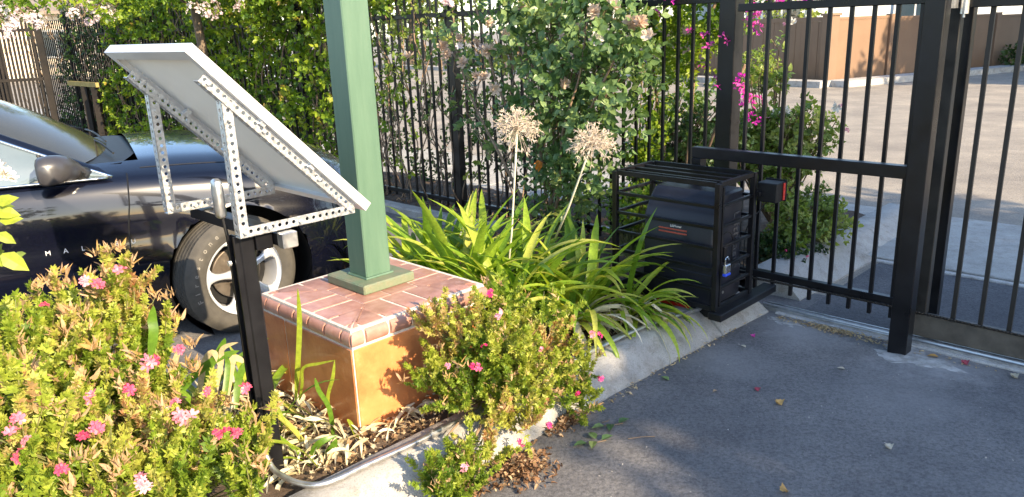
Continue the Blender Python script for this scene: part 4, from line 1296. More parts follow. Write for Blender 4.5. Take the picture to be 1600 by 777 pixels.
for sd in (-1, 1):
    # A pillar as a body coloured band, windows, chrome surround
    lo = [Vector((-.40, .86 * sd, .945)), Vector((-.72, .80 * sd, 1.10)), Vector((-1.08, .70 * sd, 1.275)), Vector((-1.42, .60 * sd, 1.385)), Vector((-2.0, .58 * sd, 1.42)), Vector((-2.7, .60 * sd, 1.37)), Vector((-3.3, .72 * sd, 1.12))]
    up = [Vector((-.50, .76 * sd, 1.00)), Vector((-.82, .70 * sd, 1.175)), Vector((-1.12, .62 * sd, 1.32)), Vector((-1.42, .545 * sd, 1.41)), Vector((-2.0, .53 * sd, 1.435)), Vector((-2.7, .53 * sd, 1.395)), Vector((-3.4, .64 * sd, 1.10))]
    a_, b_ = spl(lo, 6), spl(up, 6)
    mb = MB().add([CG(*p) for p in a_] + [CG(*(p * .5 + q * .5 + Vector((0, .02 * sd, .018)))) for p, q in zip(a_, b_)] + [CG(*q) for q in b_],
                  [(k * len(a_) + i, k * len(a_) + i + 1, (k + 1) * len(a_) + i + 1, (k + 1) * len(a_) + i) for k in (0, 1) for i in range(len(a_) - 1)])
    mb.build('a_pillar', PAINT, car, smooth=True)
    belt = [Vector((-.42, .865 * sd, .940)), Vector((-1.0, .872 * sd, .955)), Vector((-1.8, .875 * sd, .975)), Vector((-2.6, .86 * sd, 1.0)), Vector((-3.25, .80 * sd, 1.03))]
    bl = spl(belt, 6)
    topl = [Vector((p.x, p.y, p.z)) for p in a_]
    mb = MB(); N = 40
    for i in range(N + 1):
        t = i / N
        pb = bl[min(len(bl) - 1, round(t * (len(bl) - 1)))]; 
        xx = -.42 - t * 2.83
        zb = interp(-xx, [(-q.x, q.z) for q in bl]); yb = interp(-xx, [(-q.x, q.y) for q in bl])
        zt = interp(-xx, [(-q.x, q.z) for q in a_]); yt = interp(-xx, [(-q.x, q.y) for q in a_])
        for k in range(5):
            f = k / 4
            mb.v.append(tuple(CG(xx, (yb + (yt - yb) * f + .02 * sd * 4 * f * (1 - f)) - .004 * sd, zb + (zt - zb) * f)))
    for i in range(N):
        for k in range(4): mb.f.append((i * 5 + k, i * 5 + k + 1, (i + 1) * 5 + k + 1, (i + 1) * 5 + k))
    mb.build('side_window', mat('side_glass', (.085, .115, .13), (.11, .14, .155), 3, .06, coat=1), car, smooth=True)
    MB().tube([CG(*(p + Vector((0, .006 * sd, -.004)))) for p in a_[:31]], .0085, 6).build('chrome_trim', CHROME, car, smooth=True)
    MB().tube([CG(*(p + Vector((0, .004 * sd, 0)))) for p in bl], .0065, 6).build('chrome_trim', CHROME, car, smooth=True)
    MB().tube([CG(-.66, .84 * sd + .012 * sd, .947), CG(-.70, .815 * sd, 1.08)], .008, 6).build('quarter_divider', JBOX, car)
    # quarter panel under the pillar
    # mirror
    def mir(x, y, z): return CW(x - .015, y * sd, z)
    mb = MB(); rings = []
    st = [(.862, .05, .035, -.68, .975), (.895, .055, .037, -.715, .99), (.915, .088, .058, -.765, 1.010), (.95, .100, .070, -.795, 1.020), (1.01, .098, .070, -.81, 1.025), (1.05, .075, .061, -.82, 1.02), (1.07, .036, .040, -.83, 1.015)]
    for (y, rx, rz, x, z) in st:
        ring = []
        for k in range(16):
            t = 2 * math.pi * k / 16
            c, s_ = math.cos(t), math.sin(t)
            ring.append(mir(x + rx * math.copysign(abs(c) ** (.5 if c < 0 else .9), c) * (.55 if c < 0 else 1), y, z + rz * math.copysign(abs(s_) ** .7, s_)))
        rings.append(ring)
    for r_ in rings: mb.v += [tuple(p) for p in r_]
    for i in range(len(rings) - 1):
        for k in range(16): mb.f.append((i * 16 + k, i * 16 + (k + 1) % 16, (i + 1) * 16 + (k + 1) % 16, (i + 1) * 16 + k))
    mb.f += [tuple(range(16)), tuple((len(rings) - 1) * 16 + k for k in range(16))]
    mo = mb.build('mirror', mat('grey_mirror_plastic', (.035, .034, .038), (.045, .044, .048), 8, .35, coat=.2), car)
    bm = bmesh.new(); bm.from_mesh(mo.data); bmesh.ops.recalc_face_normals(bm, faces=bm.faces); bm.to_mesh(mo.data); bm.free()
    mo.data.polygons.foreach_set('use_smooth', [True] * len(mo.data.polygons))
    MB().tube([mir(-.66, .84, .965), mir(-.70, .90, .985)], [.03, .03], 8).build('mirror_foot', JBOX, mo)
    # door and panel gaps
    def onside(x, v): p = body_pt(x, v); return CW(p.x, p.y * -sd * (1.0008), p.z)
    gap = [onside(-.49 - .10 * (1 - j / 20) ** 1.5 + .0 * j, .06 + .94 * j / 20) for j in range(21)]
    MB().tube(gap, .0038, 5).build('door_gap', JBOX, car)
    MB().tube([onside(-1.52, .06 + .9 * j / 20) for j in range(21)], .0038, 5).build('door_gap', JBOX, car)
    MB().tube([onside(-.42 + 1.0 * j / 24, 1.06 + .012 * math.sin(j / 24 * 3)) for j in range(25)], .0032, 5).build('hood_gap', JBOX, car)
    MB().tube([CW(-1.0 - .22 * j / 6, -body_pt(-1.0, .82).y * sd * (-1) * (-1) if False else sd * -body_pt(-1.05, .80).y * 1.03, .82 + .0 * j) for j in range(7)], .012, 8).build('door_handle', PAINT, car, smooth=True)
# cowl, wipers
patch((-.34, -.70, .985), (-.34, .70, .985), (-.60, .70, .975), (-.60, -.70, .975), (.16, 0, .03), (0, 0, .0), name='cowl', m=JBOX)
for y0 in (-.55, .05):
    MB().tube(crv([CG(-.36, y0, 1.02), CG(-.40, y0 + .3, 1.045), CG(-.44, y0 + .58, 1.045)], 5), .006, 6).build('wiper', JBOX, car)
# door lettering: spaced metallic capitals
lt = MB()
for i, chh in enumerate('MALIBU'):
    x = -.90 + i * .076
    p = body_pt(x, .44); p2 = body_pt(x, .48); up_ = CW(*p2) - CW(*p)
    nrm = cX.cross(up_).normalized(); 
    g = text_mb(chh, .032, face_M(CW(*p) + nrm * .003, cX, up_), .0015); lt.add(g.v, g.f)
lt.build('name_lettering', mat('satin_badge_metal', (.62, .62, .62), (.7, .7, .7), 5, .35, metal=.3), car)
# headlight wedge, amber marker
def sidepatch(x0, x1, v0, v1, off, m, name):
    mb = MB(); n = 8
    for i in range(n + 1):
        for j in range(n + 1):
            p = body_pt(x0 + (x1 - x0) * i / n, v0 + (v1 - v0) * j / n + .10 * i / n * 0)
            mb.v.append(tuple(CW(p.x + off * .4, p.y - off, p.z)))
    for i in range(n):
        for j in range(n): mb.f.append((i * (n + 1) + j, (i + 1) * (n + 1) + j, (i + 1) * (n + 1) + j + 1, i * (n + 1) + j + 1))
    return mb.build(name, m, car, smooth=True)
sidepatch(.55, .86, .84, .99, .004, mat('headlight_lens', (.25, .26, .28), (.4, .4, .42), 30, .05, metal=.5, coat=1), 'headlight')
sidepatch(.58, .66, .86, .93, .007, mat('amber_lens', (.7, .16, .01), (.8, .2, .02), 5, .2), 'amber_marker')
# a pale sedan across the street, seen through the fence
c2 = copy_tree(car)
c2.location = (-8.2, 26.0, 0); c2.rotation_euler = (0, 0, R(-30)); c2['label'] = 'silver sedan parked across the street, glimpsed through the fence pickets'
silver = paintmat('silver_paint', (.35, .40, .50), .3)
bpy.context.view_layer.update()
for ch in c2.children:
    if ch.data.materials and ch.data.materials[0] == PAINT:
        ch.data = ch.data.copy(); ch.data.materials[0] = silver
    if 'name_lettering' in ch.name: bpy.data.objects.remove(ch)

# ================================================================== PLANTS
GER = leafmat('geranium_leaf', [(0, (.09, .17, .02)), (.25, (.20, .30, .03)), (.52, (.34, .41, .055)), (.76, (.47, .48, .11)), (.9, (.50, .38, .18)), (1, (.38, .19, .09))], .42, .5)
GERD = leafmat('dry_geranium_tip', [(0, (.42, .30, .16)), (.5, (.52, .34, .22)), (1, (.40, .26, .08))], .3, .7)
ROSEL = leafmat('rose_leaf', [(0, (.07, .14, .05)), (.5, (.14, .24, .09)), (.85, (.24, .34, .13)), (1, (.38, .42, .13))], .38, .36)
ROSEY = leafmat('young_rose_leaf', [(0, (.11, .19, .04)), (.5, (.22, .31, .07)), (1, (.38, .42, .12))], .45, .42)
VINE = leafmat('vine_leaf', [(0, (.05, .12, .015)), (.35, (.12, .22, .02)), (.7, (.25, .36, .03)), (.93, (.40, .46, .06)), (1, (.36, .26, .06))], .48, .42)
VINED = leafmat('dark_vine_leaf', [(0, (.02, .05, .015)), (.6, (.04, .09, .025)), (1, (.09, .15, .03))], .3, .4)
STRAP = leafmat('strap_leaf', [(0, (.13, .26, .03)), (.4, (.25, .40, .04)), (.75, (.40, .52, .06)), (1, (.56, .56, .14))], .5, .34)
DRYL = leafmat('bleached_leaf', [(0, (.50, .42, .24)), (.5, (.66, .60, .42)), (1, (.76, .72, .58))], .3, .7, (1.1, 1.0, .8))
PET = leafmat('rose_red_petal', [(0, (.72, .06, .16)), (.4, (.80, .16, .26)), (.75, (.84, .34, .42)), (1, (.88, .60, .62))], .3, .5, (1, .9, .9))
PETH = leafmat('hot_pink_petal', [(0, (.75, .02, .16)), (.6, (.80, .06, .26)), (1, (.85, .4, .5))], .3, .5, (1, .9, .9))
MAG = leafmat('magenta_bract', [(0, (.55, .015, .42)), (.5, (.70, .04, .50)), (1, (.80, .12, .45))], .45, .5, (1.1, .9, 1.1))
BLUSH = leafmat('pale_pink_petal', [(0, (.74, .58, .60)), (.5, (.82, .70, .72)), (1, (.85, .80, .80))], .4, .5, (1, .95, .95))
WHITEP = leafmat('white_petal', [(0, (.80, .76, .70)), (1, (.86, .84, .80))], .35, .5, (1, 1, .95))
SPENT = leafmat('spent_rose_petal', [(0, (.50, .36, .26)), (.5, (.66, .52, .42)), (1, (.74, .64, .54))], .35, .6, (1, .9, .8))
FROND = leafmat('far_tree_leaf', [(0, (.03, .06, .02)), (.6, (.07, .12, .03)), (1, (.16, .20, .05))], .3, .5)
YL = leafmat('yellow_rose_leaf', [(0, (.30, .38, .04)), (1, (.42, .48, .06))], .45, .4)
DRYR = leafmat('rust_brown_leaf', [(0, (.13, .07, .035)), (.5, (.27, .15, .08)), (1, (.44, .32, .20))], .25, .7, (1.1, .9, .7))
LT = [lobed(5, 1, .25), lobed(5, 2, .4), lobed(4, 3, .2), lobed(5, 4, .55)]
OV = [ovate(.62, .10, .12), ovate(.55, .18, .25), ovate(.7, .06, .05)]
NARROW = [ovate(.16, .1, .3), ovate(.12, .1, -.2), ovate(.2, .12, .5)]
def cutleaf(seed, k=5):
    q = random.Random(seed); v = [(0, 0, 0)]; f = []
    for i in range(k):
        t = math.radians(90 + (i - (k - 1) / 2) * 40 * q.uniform(.85, 1.15)); r_ = (1.0 if i == k // 2 else .78) * q.uniform(.85, 1.1)
        c, s_ = math.cos(t), math.sin(t); w = .15 * q.uniform(.8, 1.3); z = q.uniform(-.15, .3)
        o = len(v)
        v += [(c * r_ * .5 - s_ * w, s_ * r_ * .5 + c * w, z * .4), (c * r_, s_ * r_, z), (c * r_ * .5 + s_ * w, s_ * r_ * .5 - c * w, z * .4 + .05)]
        f.append((0, o + 2, o + 1, o))
    return (np.array(v), f)
LG = [cutleaf(1), cutleaf(2), cutleaf(3, 3), cutleaf(4, 4), cutleaf(5, 3)]
FL = floret(1); FL2 = floret(2, 5, .5, .5)

def bush(parent, lobes, nsprig, ls, mt, tmpl, n_single, root, slen=.10, nl=11, dry=0, up=.55, shell=.45, seed=0, stems=True, minpx=9, stemr=.0022, namel='leaf', spread=1.0, rest='foliage', sv=.12):
    P, D = blob_points(lobes, nsprig, shell)
    keep = P[:, 2] > .012
    P, D = P[keep], D[keep]
    D = D * .6 + np.array([0, 0, up]) + nr.normal(size=D.shape) * .25
    Ms = frames(P, D, nr.normal(size=D.shape), nr.uniform(1 - sv, 1 + sv, len(P)))
    L0 = [sprig(nl, slen, ls, seed * 10 + i, spread) for i in range(5)]
    allm = np.concatenate([compose(Ms[i::5], L0[i]) for i in range(5)])
    rn = np.concatenate([tone(Ms[i::5], nl) for i in range(5)])
    ok = allm[:, 2, 3] > .008
    leaves(parent, tmpl, allm[ok], mt, n_single, namel, rest, ls, minpx, rn[ok])
    if stems:
        mb = MB(); roots = [Vector(r_) for r_ in root]
        for i in range(0, len(P), 3 if len(P) > 600 or stemr < .0035 else 22):
            p = Vector(P[i]); r_ = min(roots, key=lambda q: (q - p).length)
            mid = r_.lerp(p, .55) + Vector((rnd.uniform(-.03, .03), rnd.uniform(-.03, .03), rnd.uniform(-.02, .04)))
            e = p + Vector(D[i]).normalized() * slen
            mb.tube([r_, r_.lerp(mid, .5) + Vector((rnd.uniform(-.02, .02), rnd.uniform(-.02, .02), 0)), mid, p, e], [stemr * 2.0, stemr * 1.7, stemr * 1.3, stemr, stemr * .6], 5, cap=False)
        mb.build('stems', WOODY if stemr > .003 else STEM, parent, smooth=True)['kind'] = 'stuff'
    return P, D
def flowers(parent, pts, size, mt, mes, name='flower'):
    for p in pts:
        q = p[1] if len(p) == 2 and not isinstance(p[1], (int, float)) else None
        pos = p if q is None else p[0]
        d = Vector((rnd.uniform(-.5, .5), rnd.uniform(-.9, -.1), rnd.uniform(.3, 1))).normalized() if q is None else q
        M = Matrix.Translation(Vector(pos)) @ d.to_track_quat('Z', 'Y').to_matrix().to_4x4() @ Matrix.Rotation(rnd.uniform(0, 6.28), 4, 'Z') @ Matrix.Scale(size * rnd.uniform(.8, 1.2), 4)
        inst(name, rnd.choice(mes), M, parent)
GF = [tmesh('flower', cluster(FL, 6, .30, i, .48), PET) for i in range(3)] + [tmesh('flower', cluster(FL2, 4, .25, 9, .55), PET)]
GH = [tmesh('flower', cluster(FL, 6, .30, i + 4, .48), PETH) for i in range(3)]

# --- geranium bed, front left
g1 = thing('geranium_bush', PY(200, 770, 2.35), 'big sunlit geranium bush with rose pink flowers in the front left corner', 'geranium')
def lob(u, v, Y, r_, w=None, sq=1.0):
    return (PY(u, v, Y), (r_, r_, r_ * sq), w or r_ ** 2)
lobes = [lob(20, 700, 2.0, .26), lob(150, 690, 2.05, .25), lob(285, 715, 2.05, .20), lob(375, 735, 2.1, .10), lob(140, 560, 2.35, .23), lob(30, 590, 2.2, .20), lob(205, 590, 2.35, .17),
         lob(150, 480, 2.5, .11), lob(85, 455, 2.55, .07), lob(180, 425, 2.55, .07, .008), lob(245, 505, 2.5, .07, .006), lob(300, 690, 2.2, .12), lob(345, 680, 2.2, .09), lob(60, 500, 2.4, .10), lob(0, 540, 2.1, .16), lob(200, 470, 2.5, .06, .006),
         lob(405, 690, 2.2, .05), lob(0, 640, 1.75, .2), lob(120, 770, 1.85, .2), lob(260, 780, 1.85, .16), lob(385, 775, 1.95, .07)]
lobes = [(c - Vector((0, 0, .03 + (.085 if c.z > .42 else 0))), tuple(max(.025, q - .055) for q in r_), w * rnd.uniform(.5, 1.4)) for c, r_, w in lobes]
roots = [Vector((-1.45, 2.35, .1)), Vector((-1.1, 2.25, .1)), Vector((-1.75, 2.4, .1)), Vector((-1.5, 2.7, .1))]
P1, D1 = bush(g1, lobes, 1000, .027, GER, LG, 290, roots, slen=.15, nl=34, seed=1, shell=.1, spread=.6, up=1.1, sv=.35)
# spiky dried seed heads
def seedheads(parent, pts, n=16, ln=.035, w=.0016, m=GERD):
    k = []
    for p in pts:
        d = rdirs(n); d[:, 2] = np.abs(d[:, 2]) + .5
        k.append(frames(np.tile(tuple(p), (n, 1)) + nr.normal(size=(n, 3)) * .008, d, nr.normal(size=(n, 3)), ln * nr.uniform(.6, 1.3, n)))
    joined('dry_seed_heads', [ovate(.14, .1, .1), ovate(.10, .1, -.2), ovate(.3, .2, .3)], np.concatenate(k), m, parent)
sh_px = [(75, 440, 2.5), (95, 430, 2.5), (60, 450, 2.45), (110, 445, 2.5), (170, 392, 2.5), (185, 388, 2.5), (210, 412, 2.5), (150, 400, 2.5), (265, 465, 2.45), (25, 480, 2.3), (130, 490, 2.35), (100, 520, 2.2), (140, 510, 2.2), (330, 700, 1.95), (60, 620, 1.95), (20, 520, 2.2), (300, 540, 2.3), (210, 560, 2.1), (120, 650, 1.9), (250, 640, 2.0), (180, 740, 1.75), (90, 740, 1.75)]
seedheads(g1, [PY(u, v, y) for u, v, y in sh_px] + [Vector(P1[i]) + Vector(D1[i]).normalized() * .13 for i in nr.choice(len(P1), 260)])
fpx = [(132, 440, 2.42), (152, 446, 2.42), (187, 427, 2.45), (203, 609, 1.95), (235, 566, 2.05), (146, 622, 1.95), (282, 648, 1.98), (295, 655, 2.0), (276, 632, 2.0), (325, 613, 2.12), (384, 610, 2.2), (237, 565, 2.1), (30, 655, 1.75), (45, 690, 1.75), (36, 712, 1.72), (18, 680, 1.74), (130, 685, 1.85), (355, 678, 2.0), (372, 680, 2.02), (340, 678, 2.0), (228, 765, 1.75), (222, 750, 1.75), (96, 733, 1.72), (0, 600, 1.9), (70, 480, 2.35), (279, 547, 2.2), (150, 670, 1.85)]
flowers(g1, [PY(u, v, y - .13) for u, v, y in fpx], .050, PET, GF)
# --- geranium spilling over the kerb, centre
g2 = thing('geranium_bush', W(2.05, -2.15, .1), 'geranium bush spilling over the kerb beside the tiled pedestal', 'geranium')
lobes = [lob(775, 540, 2.78, .16), lob(850, 555, 2.92, .15), lob(735, 600, 2.70, .14), lob(810, 610, 2.72, .13), lob(870, 610, 2.86, .08), lob(720, 520, 2.75, .08), lob(915, 575, 2.98, .05), lob(850, 490, 2.95, .08), lob(780, 475, 2.86, .06),
         lob(775, 655, 2.58, .07, .006), lob(755, 715, 2.42, .055, .006), lob(730, 750, 2.33, .06, .006), lob(810, 660, 2.6, .06, .006), lob(700, 775, 2.28, .06, .005), lob(670, 600, 2.68, .05, .003), lob(690, 510, 2.74, .05, .003), lob(905, 625, 2.86, .035, .002), lob(690, 760, 2.30, .05, .004), lob(700, 560, 2.74, .06)]
lobes = [(c - Vector((0, 0, .02)), tuple(max(.02, q - .03) for q in r_), w * rnd.uniform(.5, 1.4)) for c, r_, w in lobes]
P2, D2 = bush(g2, lobes, 640, .024, GER, LG, 290, [W(1.95, -2.3, .1), W(2.15, -2.25, .1), W(2.05, -2.2, .12)], slen=.12, nl=30, seed=2, shell=.15, spread=.65, up=.8, sv=.35)
seedheads(g2, [Vector(P2[i]) + Vector(D2[i]).normalized() * .10 for i in nr.choice(len(P2), 170)], 10, .028)
wb = MB()
for p in [[(2.0, -2.28, .1), (1.9, -2.12, .2), (1.78, -2.05, .17), (1.6, -1.98, .15)], [(2.05, -2.25, .1), (2.0, -2.1, .22), (1.98, -1.98, .25), (1.9, -1.9, .2)], [(2.0, -2.25, .1), (1.85, -2.1, .16), (1.7, -2.02, .2), (1.62, -2.05, .26)], [(2.1, -2.25, .1), (2.2, -2.1, .25), (2.3, -2.0, .3)], [(2.0, -2.2, .1), (1.82, -2.0, .15), (1.62, -1.9, .10), (1.5, -1.85, .05)]]:
    q = spl([W(*x) for x in p], 5); wb.tube(q, [.008 - .005 * i / len(q) for i in range(len(q))], 7)
wb.build('branch', WOODY, g2, smooth=True)
f2 = [(766, 458, 2.7), (780, 488, 2.66), (778, 495, 2.66), (757, 542, 2.58), (738, 572, 2.56), (746, 574, 2.56), (925, 523, 2.85), (936, 524, 2.86), (939, 592, 2.87), (904, 617, 2.82), (858, 665, 2.62), (700, 572, 2.6), (725, 730, 2.3), (845, 545, 2.75), (815, 690, 2.4)]
flowers(g2, [PY(u, v, y - .06) for u, v, y in f2], .036, PETH, GH)

# --- strap leaved plants
def strap(length, width, droop, n=12, curl=0.0, dry=0, kink=None, seed=0):
    """leaf rises along +x/+z from the origin and bends over; V shaped section"""
    q = random.Random(seed); el = math.pi / 2 * .92; x = z = y = 0; v = []
    e = q.uniform(1.0, 1.4)
    tw = 0
    for i in range(n + 1):
        t = i / n
        w = width * (min(1, t * 5 + .45)) * (1 if t < .55 else max(0.0, 1 - ((t - .55) / .45) ** 1.8))
        tw += curl * q.uniform(.5, 1.5) / n
        c, s_ = math.cos(tw), math.sin(tw)
        fold = .25 * w
        v += [(x - s_ * w * .5, y - c * w / 2, z + fold), (x, y, z), (x + s_ * w * .5, y + c * w / 2, z + fold)]
        step = length / n
        a_ = e - droop * t ** 1.3 - (kink[1] if kink and t > kink[0] else 0)
        x += math.cos(a_) * step; z += math.sin(a_) * step; y += q.uniform(-.004, .004) * (3 if dry else 1)
    f = []
    for i in range(n):
        a = i * 3
        f += [(a, a + 1, a + 4, a + 3), (a + 1, a + 2, a + 5, a + 4)]
    return (np.array(v), f)
def smesh(t, m):
    me = tmesh('leaf', t, m); me.polygons.foreach_set('use_smooth', [True] * len(me.polygons)); return me
GS = [smesh(strap(rnd.uniform(.55, .80), rnd.uniform(.040, .058), rnd.choice([.4, .6, .9, 1.2, 1.6, 2.0]), seed=i), STRAP) for i in range(30)]
GLOW = [smesh(strap(rnd.uniform(.50, .70), rnd.uniform(.030, .044), rnd.uniform(1.8, 2.6), seed=50 + i), STRAP) for i in range(14)]
DS = [smesh(strap(rnd.uniform(.42, .62), rnd.uniform(.024, .040), rnd.uniform(1.7, 2.9), curl=rnd.uniform(-2.5, 2.5), dry=1, kink=(rnd.uniform(.3, .6), rnd.uniform(.4, 1.2)) if i % 2 else None, seed=90 + i), DRYL) for i in range(16)]
def crown(parent, base, n, nlow, ndry, sc=1.0, az=None, dryaz=None):
    for k in range(n + nlow + ndry):
        low = k >= n; dry = k >= n + nlow
        th = rnd.uniform(0, 2 * math.pi) if az is None else rnd.gauss(az[0], az[1])
        if dry and dryaz: th = rnd.gauss(*dryaz)
        me = rnd.choice(DS if dry else (GLOW if low else GS))
        tilt = rnd.uniform(-.1, .35) if not low else rnd.uniform(.1, .6)
        M = (Matrix.Translation(Vector(base) + Vector((rnd.uniform(-.05, .05), rnd.uniform(-.05, .05), -.01))) @ Matrix.Rotation(th, 4, 'Z') @ Matrix.Rotation(tilt, 4, 'Y') @ Matrix.Rotation(rnd.uniform(-.25, .25), 4, 'X') @ Matrix.Scale(sc * rnd.uniform(.8, 1.12), 4))
        inst('dry_leaf' if dry else 'leaf', me, M, parent)
ag = thing('agapanthus_clump', W(2.85, -2.7, .09), 'large agapanthus clump with long green strap leaves and bleached drooping ones between pedestal and cage', 'agapanthus')
crown(ag, W(2.62, -3.0, .1), 40, 4, 4)
crown(ag, W(2.70, -3.35, .1), 34, 4, 4, .95)
crown(ag, W(3.0, -3.15, .1), 24, 2, 1, .95)
crown(ag, W(2.82, -2.74, .1), 42, 6, 8)
crown(ag, W(2.62, -2.66, .1), 24, 6, 8, .95)
crown(ag, W(3.02, -2.50, .1), 28, 12, 10, .88)
crown(ag, W(2.80, -2.38, .1), 22, 18, 34, .85, dryaz=(-.75, .7))
crown(ag, W(3.05, -2.24, .1), 8, 24, 26, .78, az=(-.5, .8), dryaz=(-.6, .6))
crown(ag, W(2.50, -3.40, .1), 14, 6, 16, .85, dryaz=(2.8, .8))
# two dried flower heads on tall stalks
def deadhead(u0, v0, a0, u1, v1, a1, r_, seed):
    q = np.random.RandomState(seed)
    p0, p1 = PA(u0, v0, a0), PA(u1, v1, a1)
    st = MB().tube([p0, p0.lerp(p1, .35) + Vector((.008, 0, 0)), p0.lerp(p1, .7) + Vector((.004, 0, 0)), p1], [.0065, .0055, .005, .006], 8).build('flower_stalk', mat('bleached_stalk', (.50, .46, .36), (.62, .58, .46), 20, .8), ag, smooth=True)
    mb = MB()
    for i in range(170):
        d = Vector(q.normal(size=3)); d.z = d.z * .7 + .45; d.normalize()
        l = r_ * q.uniform(.45, 1.08)
        e = p1 + d * l; e.z -= .012 * q.uniform(0, 1.5)
        m_ = p1 + d * l * .55 + Vector((0, 0, .008))
        mb.tube([p1, m_, e], [.0012, .0009, .0009], 4, cap=False)
        for t in range(4):
            d2 = (d + Vector(q.normal(size=3)) * .7).normalized()
            mb.tube([e, e + d2 * .013, e + d2 * .022 + Vector((0, 0, -.008 * q.rand()))], [.0019, .0016, .0005], 4, cap=False)
    mb.build('seed_head', mat('bleached_flower_head', (.42, .34, .26), (.58, .50, .41), 30, .85), st, smooth=True)
deadhead(792, 440, 2.85, 808, 203, 2.80, .118, 3)
deadhead(868, 372, 3.1, 924, 226, 3.05, .11, 8)
# thin strap plants and litter at the left of the pedestal
s1 = thing('strap_leaf_plant', W(1.36, -2.72, .1), 'sparse yellow green strap leaved plant with bleached leaves left of the pedestal', 'plant')
for (a, b), n_, d_ in (((1.36, -2.62), 3, 7), ((1.32, -2.45), 3, 7), ((1.25, -2.55), 2, 6), ((1.30, -2.95), 4, 6), ((1.22, -2.3), 3, 3)):
    for k in range(n_ + d_):
        dry = k >= n_
        M = (Matrix.Translation(W(a + rnd.uniform(-.06, .06), b + rnd.uniform(-.08, .08), .09)) @ Matrix.Rotation(rnd.uniform(0, 6.28), 4, 'Z') @ Matrix.Rotation(rnd.uniform(.0, .4) if not dry else rnd.uniform(.2, 1.0), 4, 'Y') @ Matrix.Scale(rnd.uniform(.35, .62), 4))
        inst('dry_leaf' if dry else 'leaf', rnd.choice(DS if dry else GS), M, s1)
def ribbon(parent, pts, w, m, name='leaf'):
    q = spl([Vector(p) for p in pts], 5); mb = MB(); n_ = len(q)
    for i, p in enumerate(q):
        d = (q[min(i + 1, n_ - 1)] - q[max(0, i - 1)]).normalized()
        sd = d.cross(Vector(p) - Vector((0, 0, H))).normalized()
        ww = w * min(1, .4 + 3 * i / n_) * (1 if i < n_ * .6 else max(.02, 1 - ((i / (n_ - 1) - .6) / .4) ** 2))
        mb.v += [tuple(p - sd * ww / 2), tuple(p + Vector((0, 0, -.003))), tuple(p + sd * ww / 2)]
    for i in range(n_ - 1):
        a = i * 3; mb.f += [(a, a + 1, a + 4, a + 3), (a + 1, a + 2, a + 5, a + 4)]
    return mb.build(name, m, parent, smooth=True)
ribbon(s1, [PY(462, 625, 2.78), PY(466, 560, 2.77), PY(468, 500, 2.76), PY(465, 450, 2.72)], .020, YL)
ribbon(s1, [PY(468, 625, 2.78), PY(472, 600, 2.75), PY(474, 575, 2.72), PY(500, 568, 2.7), PY(524, 563, 2.68)], .012, YL)
ribbon(s1, [PY(520, 668, 2.72), PY(512, 625, 2.7), PY(520, 590, 2.68), PY(523, 562, 2.68)], .014, YL)
ribbon(s1, [PY(522, 690, 2.68), PY(515, 640, 2.66), PY(498, 610, 2.64), PY(492, 590, 2.63)], .018, STRAP)
ribbon(s1, [PY(560, 700, 2.66), PY(556, 680, 2.65), PY(548, 662, 2.64), PY(542, 655, 2.63)], .016, YL)
ribbon(s1, [PY(560, 672, 2.70), PY(585, 675, 2.68), PY(610, 676, 2.70), PY(635, 680, 2.72)], .018, DRYL, 'dry_leaf')
ribbon(s1, [PY(505, 735, 2.52), PY(512, 712, 2.51), PY(520, 700, 2.5), PY(526, 685, 2.5)], .030, STRAP)
ribbon(s1, [PY(480, 735, 2.5), PY(490, 705, 2.48), PY(503, 690, 2.47), PY(528, 680, 2.5)], .024, STRAP)
s2 = thing('strap_leaf_plant', W(.95, -2.85, .1), 'pale yellow strap leaves catching the sun behind the black solar pole', 'plant')
for pts, w_, m_ in (([(262, 640, 2.75), (300, 590, 2.78), (340, 560, 2.8), (375, 548, 2.82)], .03, STRAP), ([(300, 640, 2.75), (322, 585, 2.8), (345, 545, 2.82), (352, 528, 2.82)], .028, STRAP), ([(330, 640, 2.75), (345, 570, 2.8), (348, 545, 2.8), (372, 535, 2.8)], .02, DRYL),
                    ([(350, 640, 2.75), (358, 590, 2.8), (366, 560, 2.82), (388, 570, 2.84)], .03, DRYL), ([(345, 640, 2.7), (352, 610, 2.75), (356, 570, 2.8), (352, 556, 2.8)], .022, STRAP), ([(310, 640, 2.75), (318, 570, 2.8), (335, 552, 2.8), (350, 590, 2.8)], .024, DRYL), ([(258, 650, 2.7), (262, 600, 2.75), (275, 560, 2.76), (282, 540, 2.76)], .022, DRYL),
                    ([(368, 640, 2.75), (372, 600, 2.8), (380, 575, 2.82), (395, 560, 2.84)], .028, STRAP), ([(235, 560, 2.35), (240, 520, 2.36), (238, 500, 2.37), (240, 478, 2.37)], .03, STRAP)):
    ribbon(s2, [PY(*p) for p in pts], w_, m_, 'dry_leaf' if m_ is DRYL else 'leaf')
for k in range(26):
    M = (Matrix.Translation(W(.98 + rnd.uniform(-.2, .3), -2.85 + rnd.uniform(-.15, .2), .09)) @ Matrix.Rotation(rnd.uniform(0, 6.28), 4, 'Z') @ Matrix.Rotation(rnd.uniform(.0, .6), 4, 'Y') @ Matrix.Scale(rnd.uniform(.55, .9), 4))
    inst('dry_leaf' if k % 2 else 'leaf', rnd.choice(DS if k % 2 else GS), M, s2)

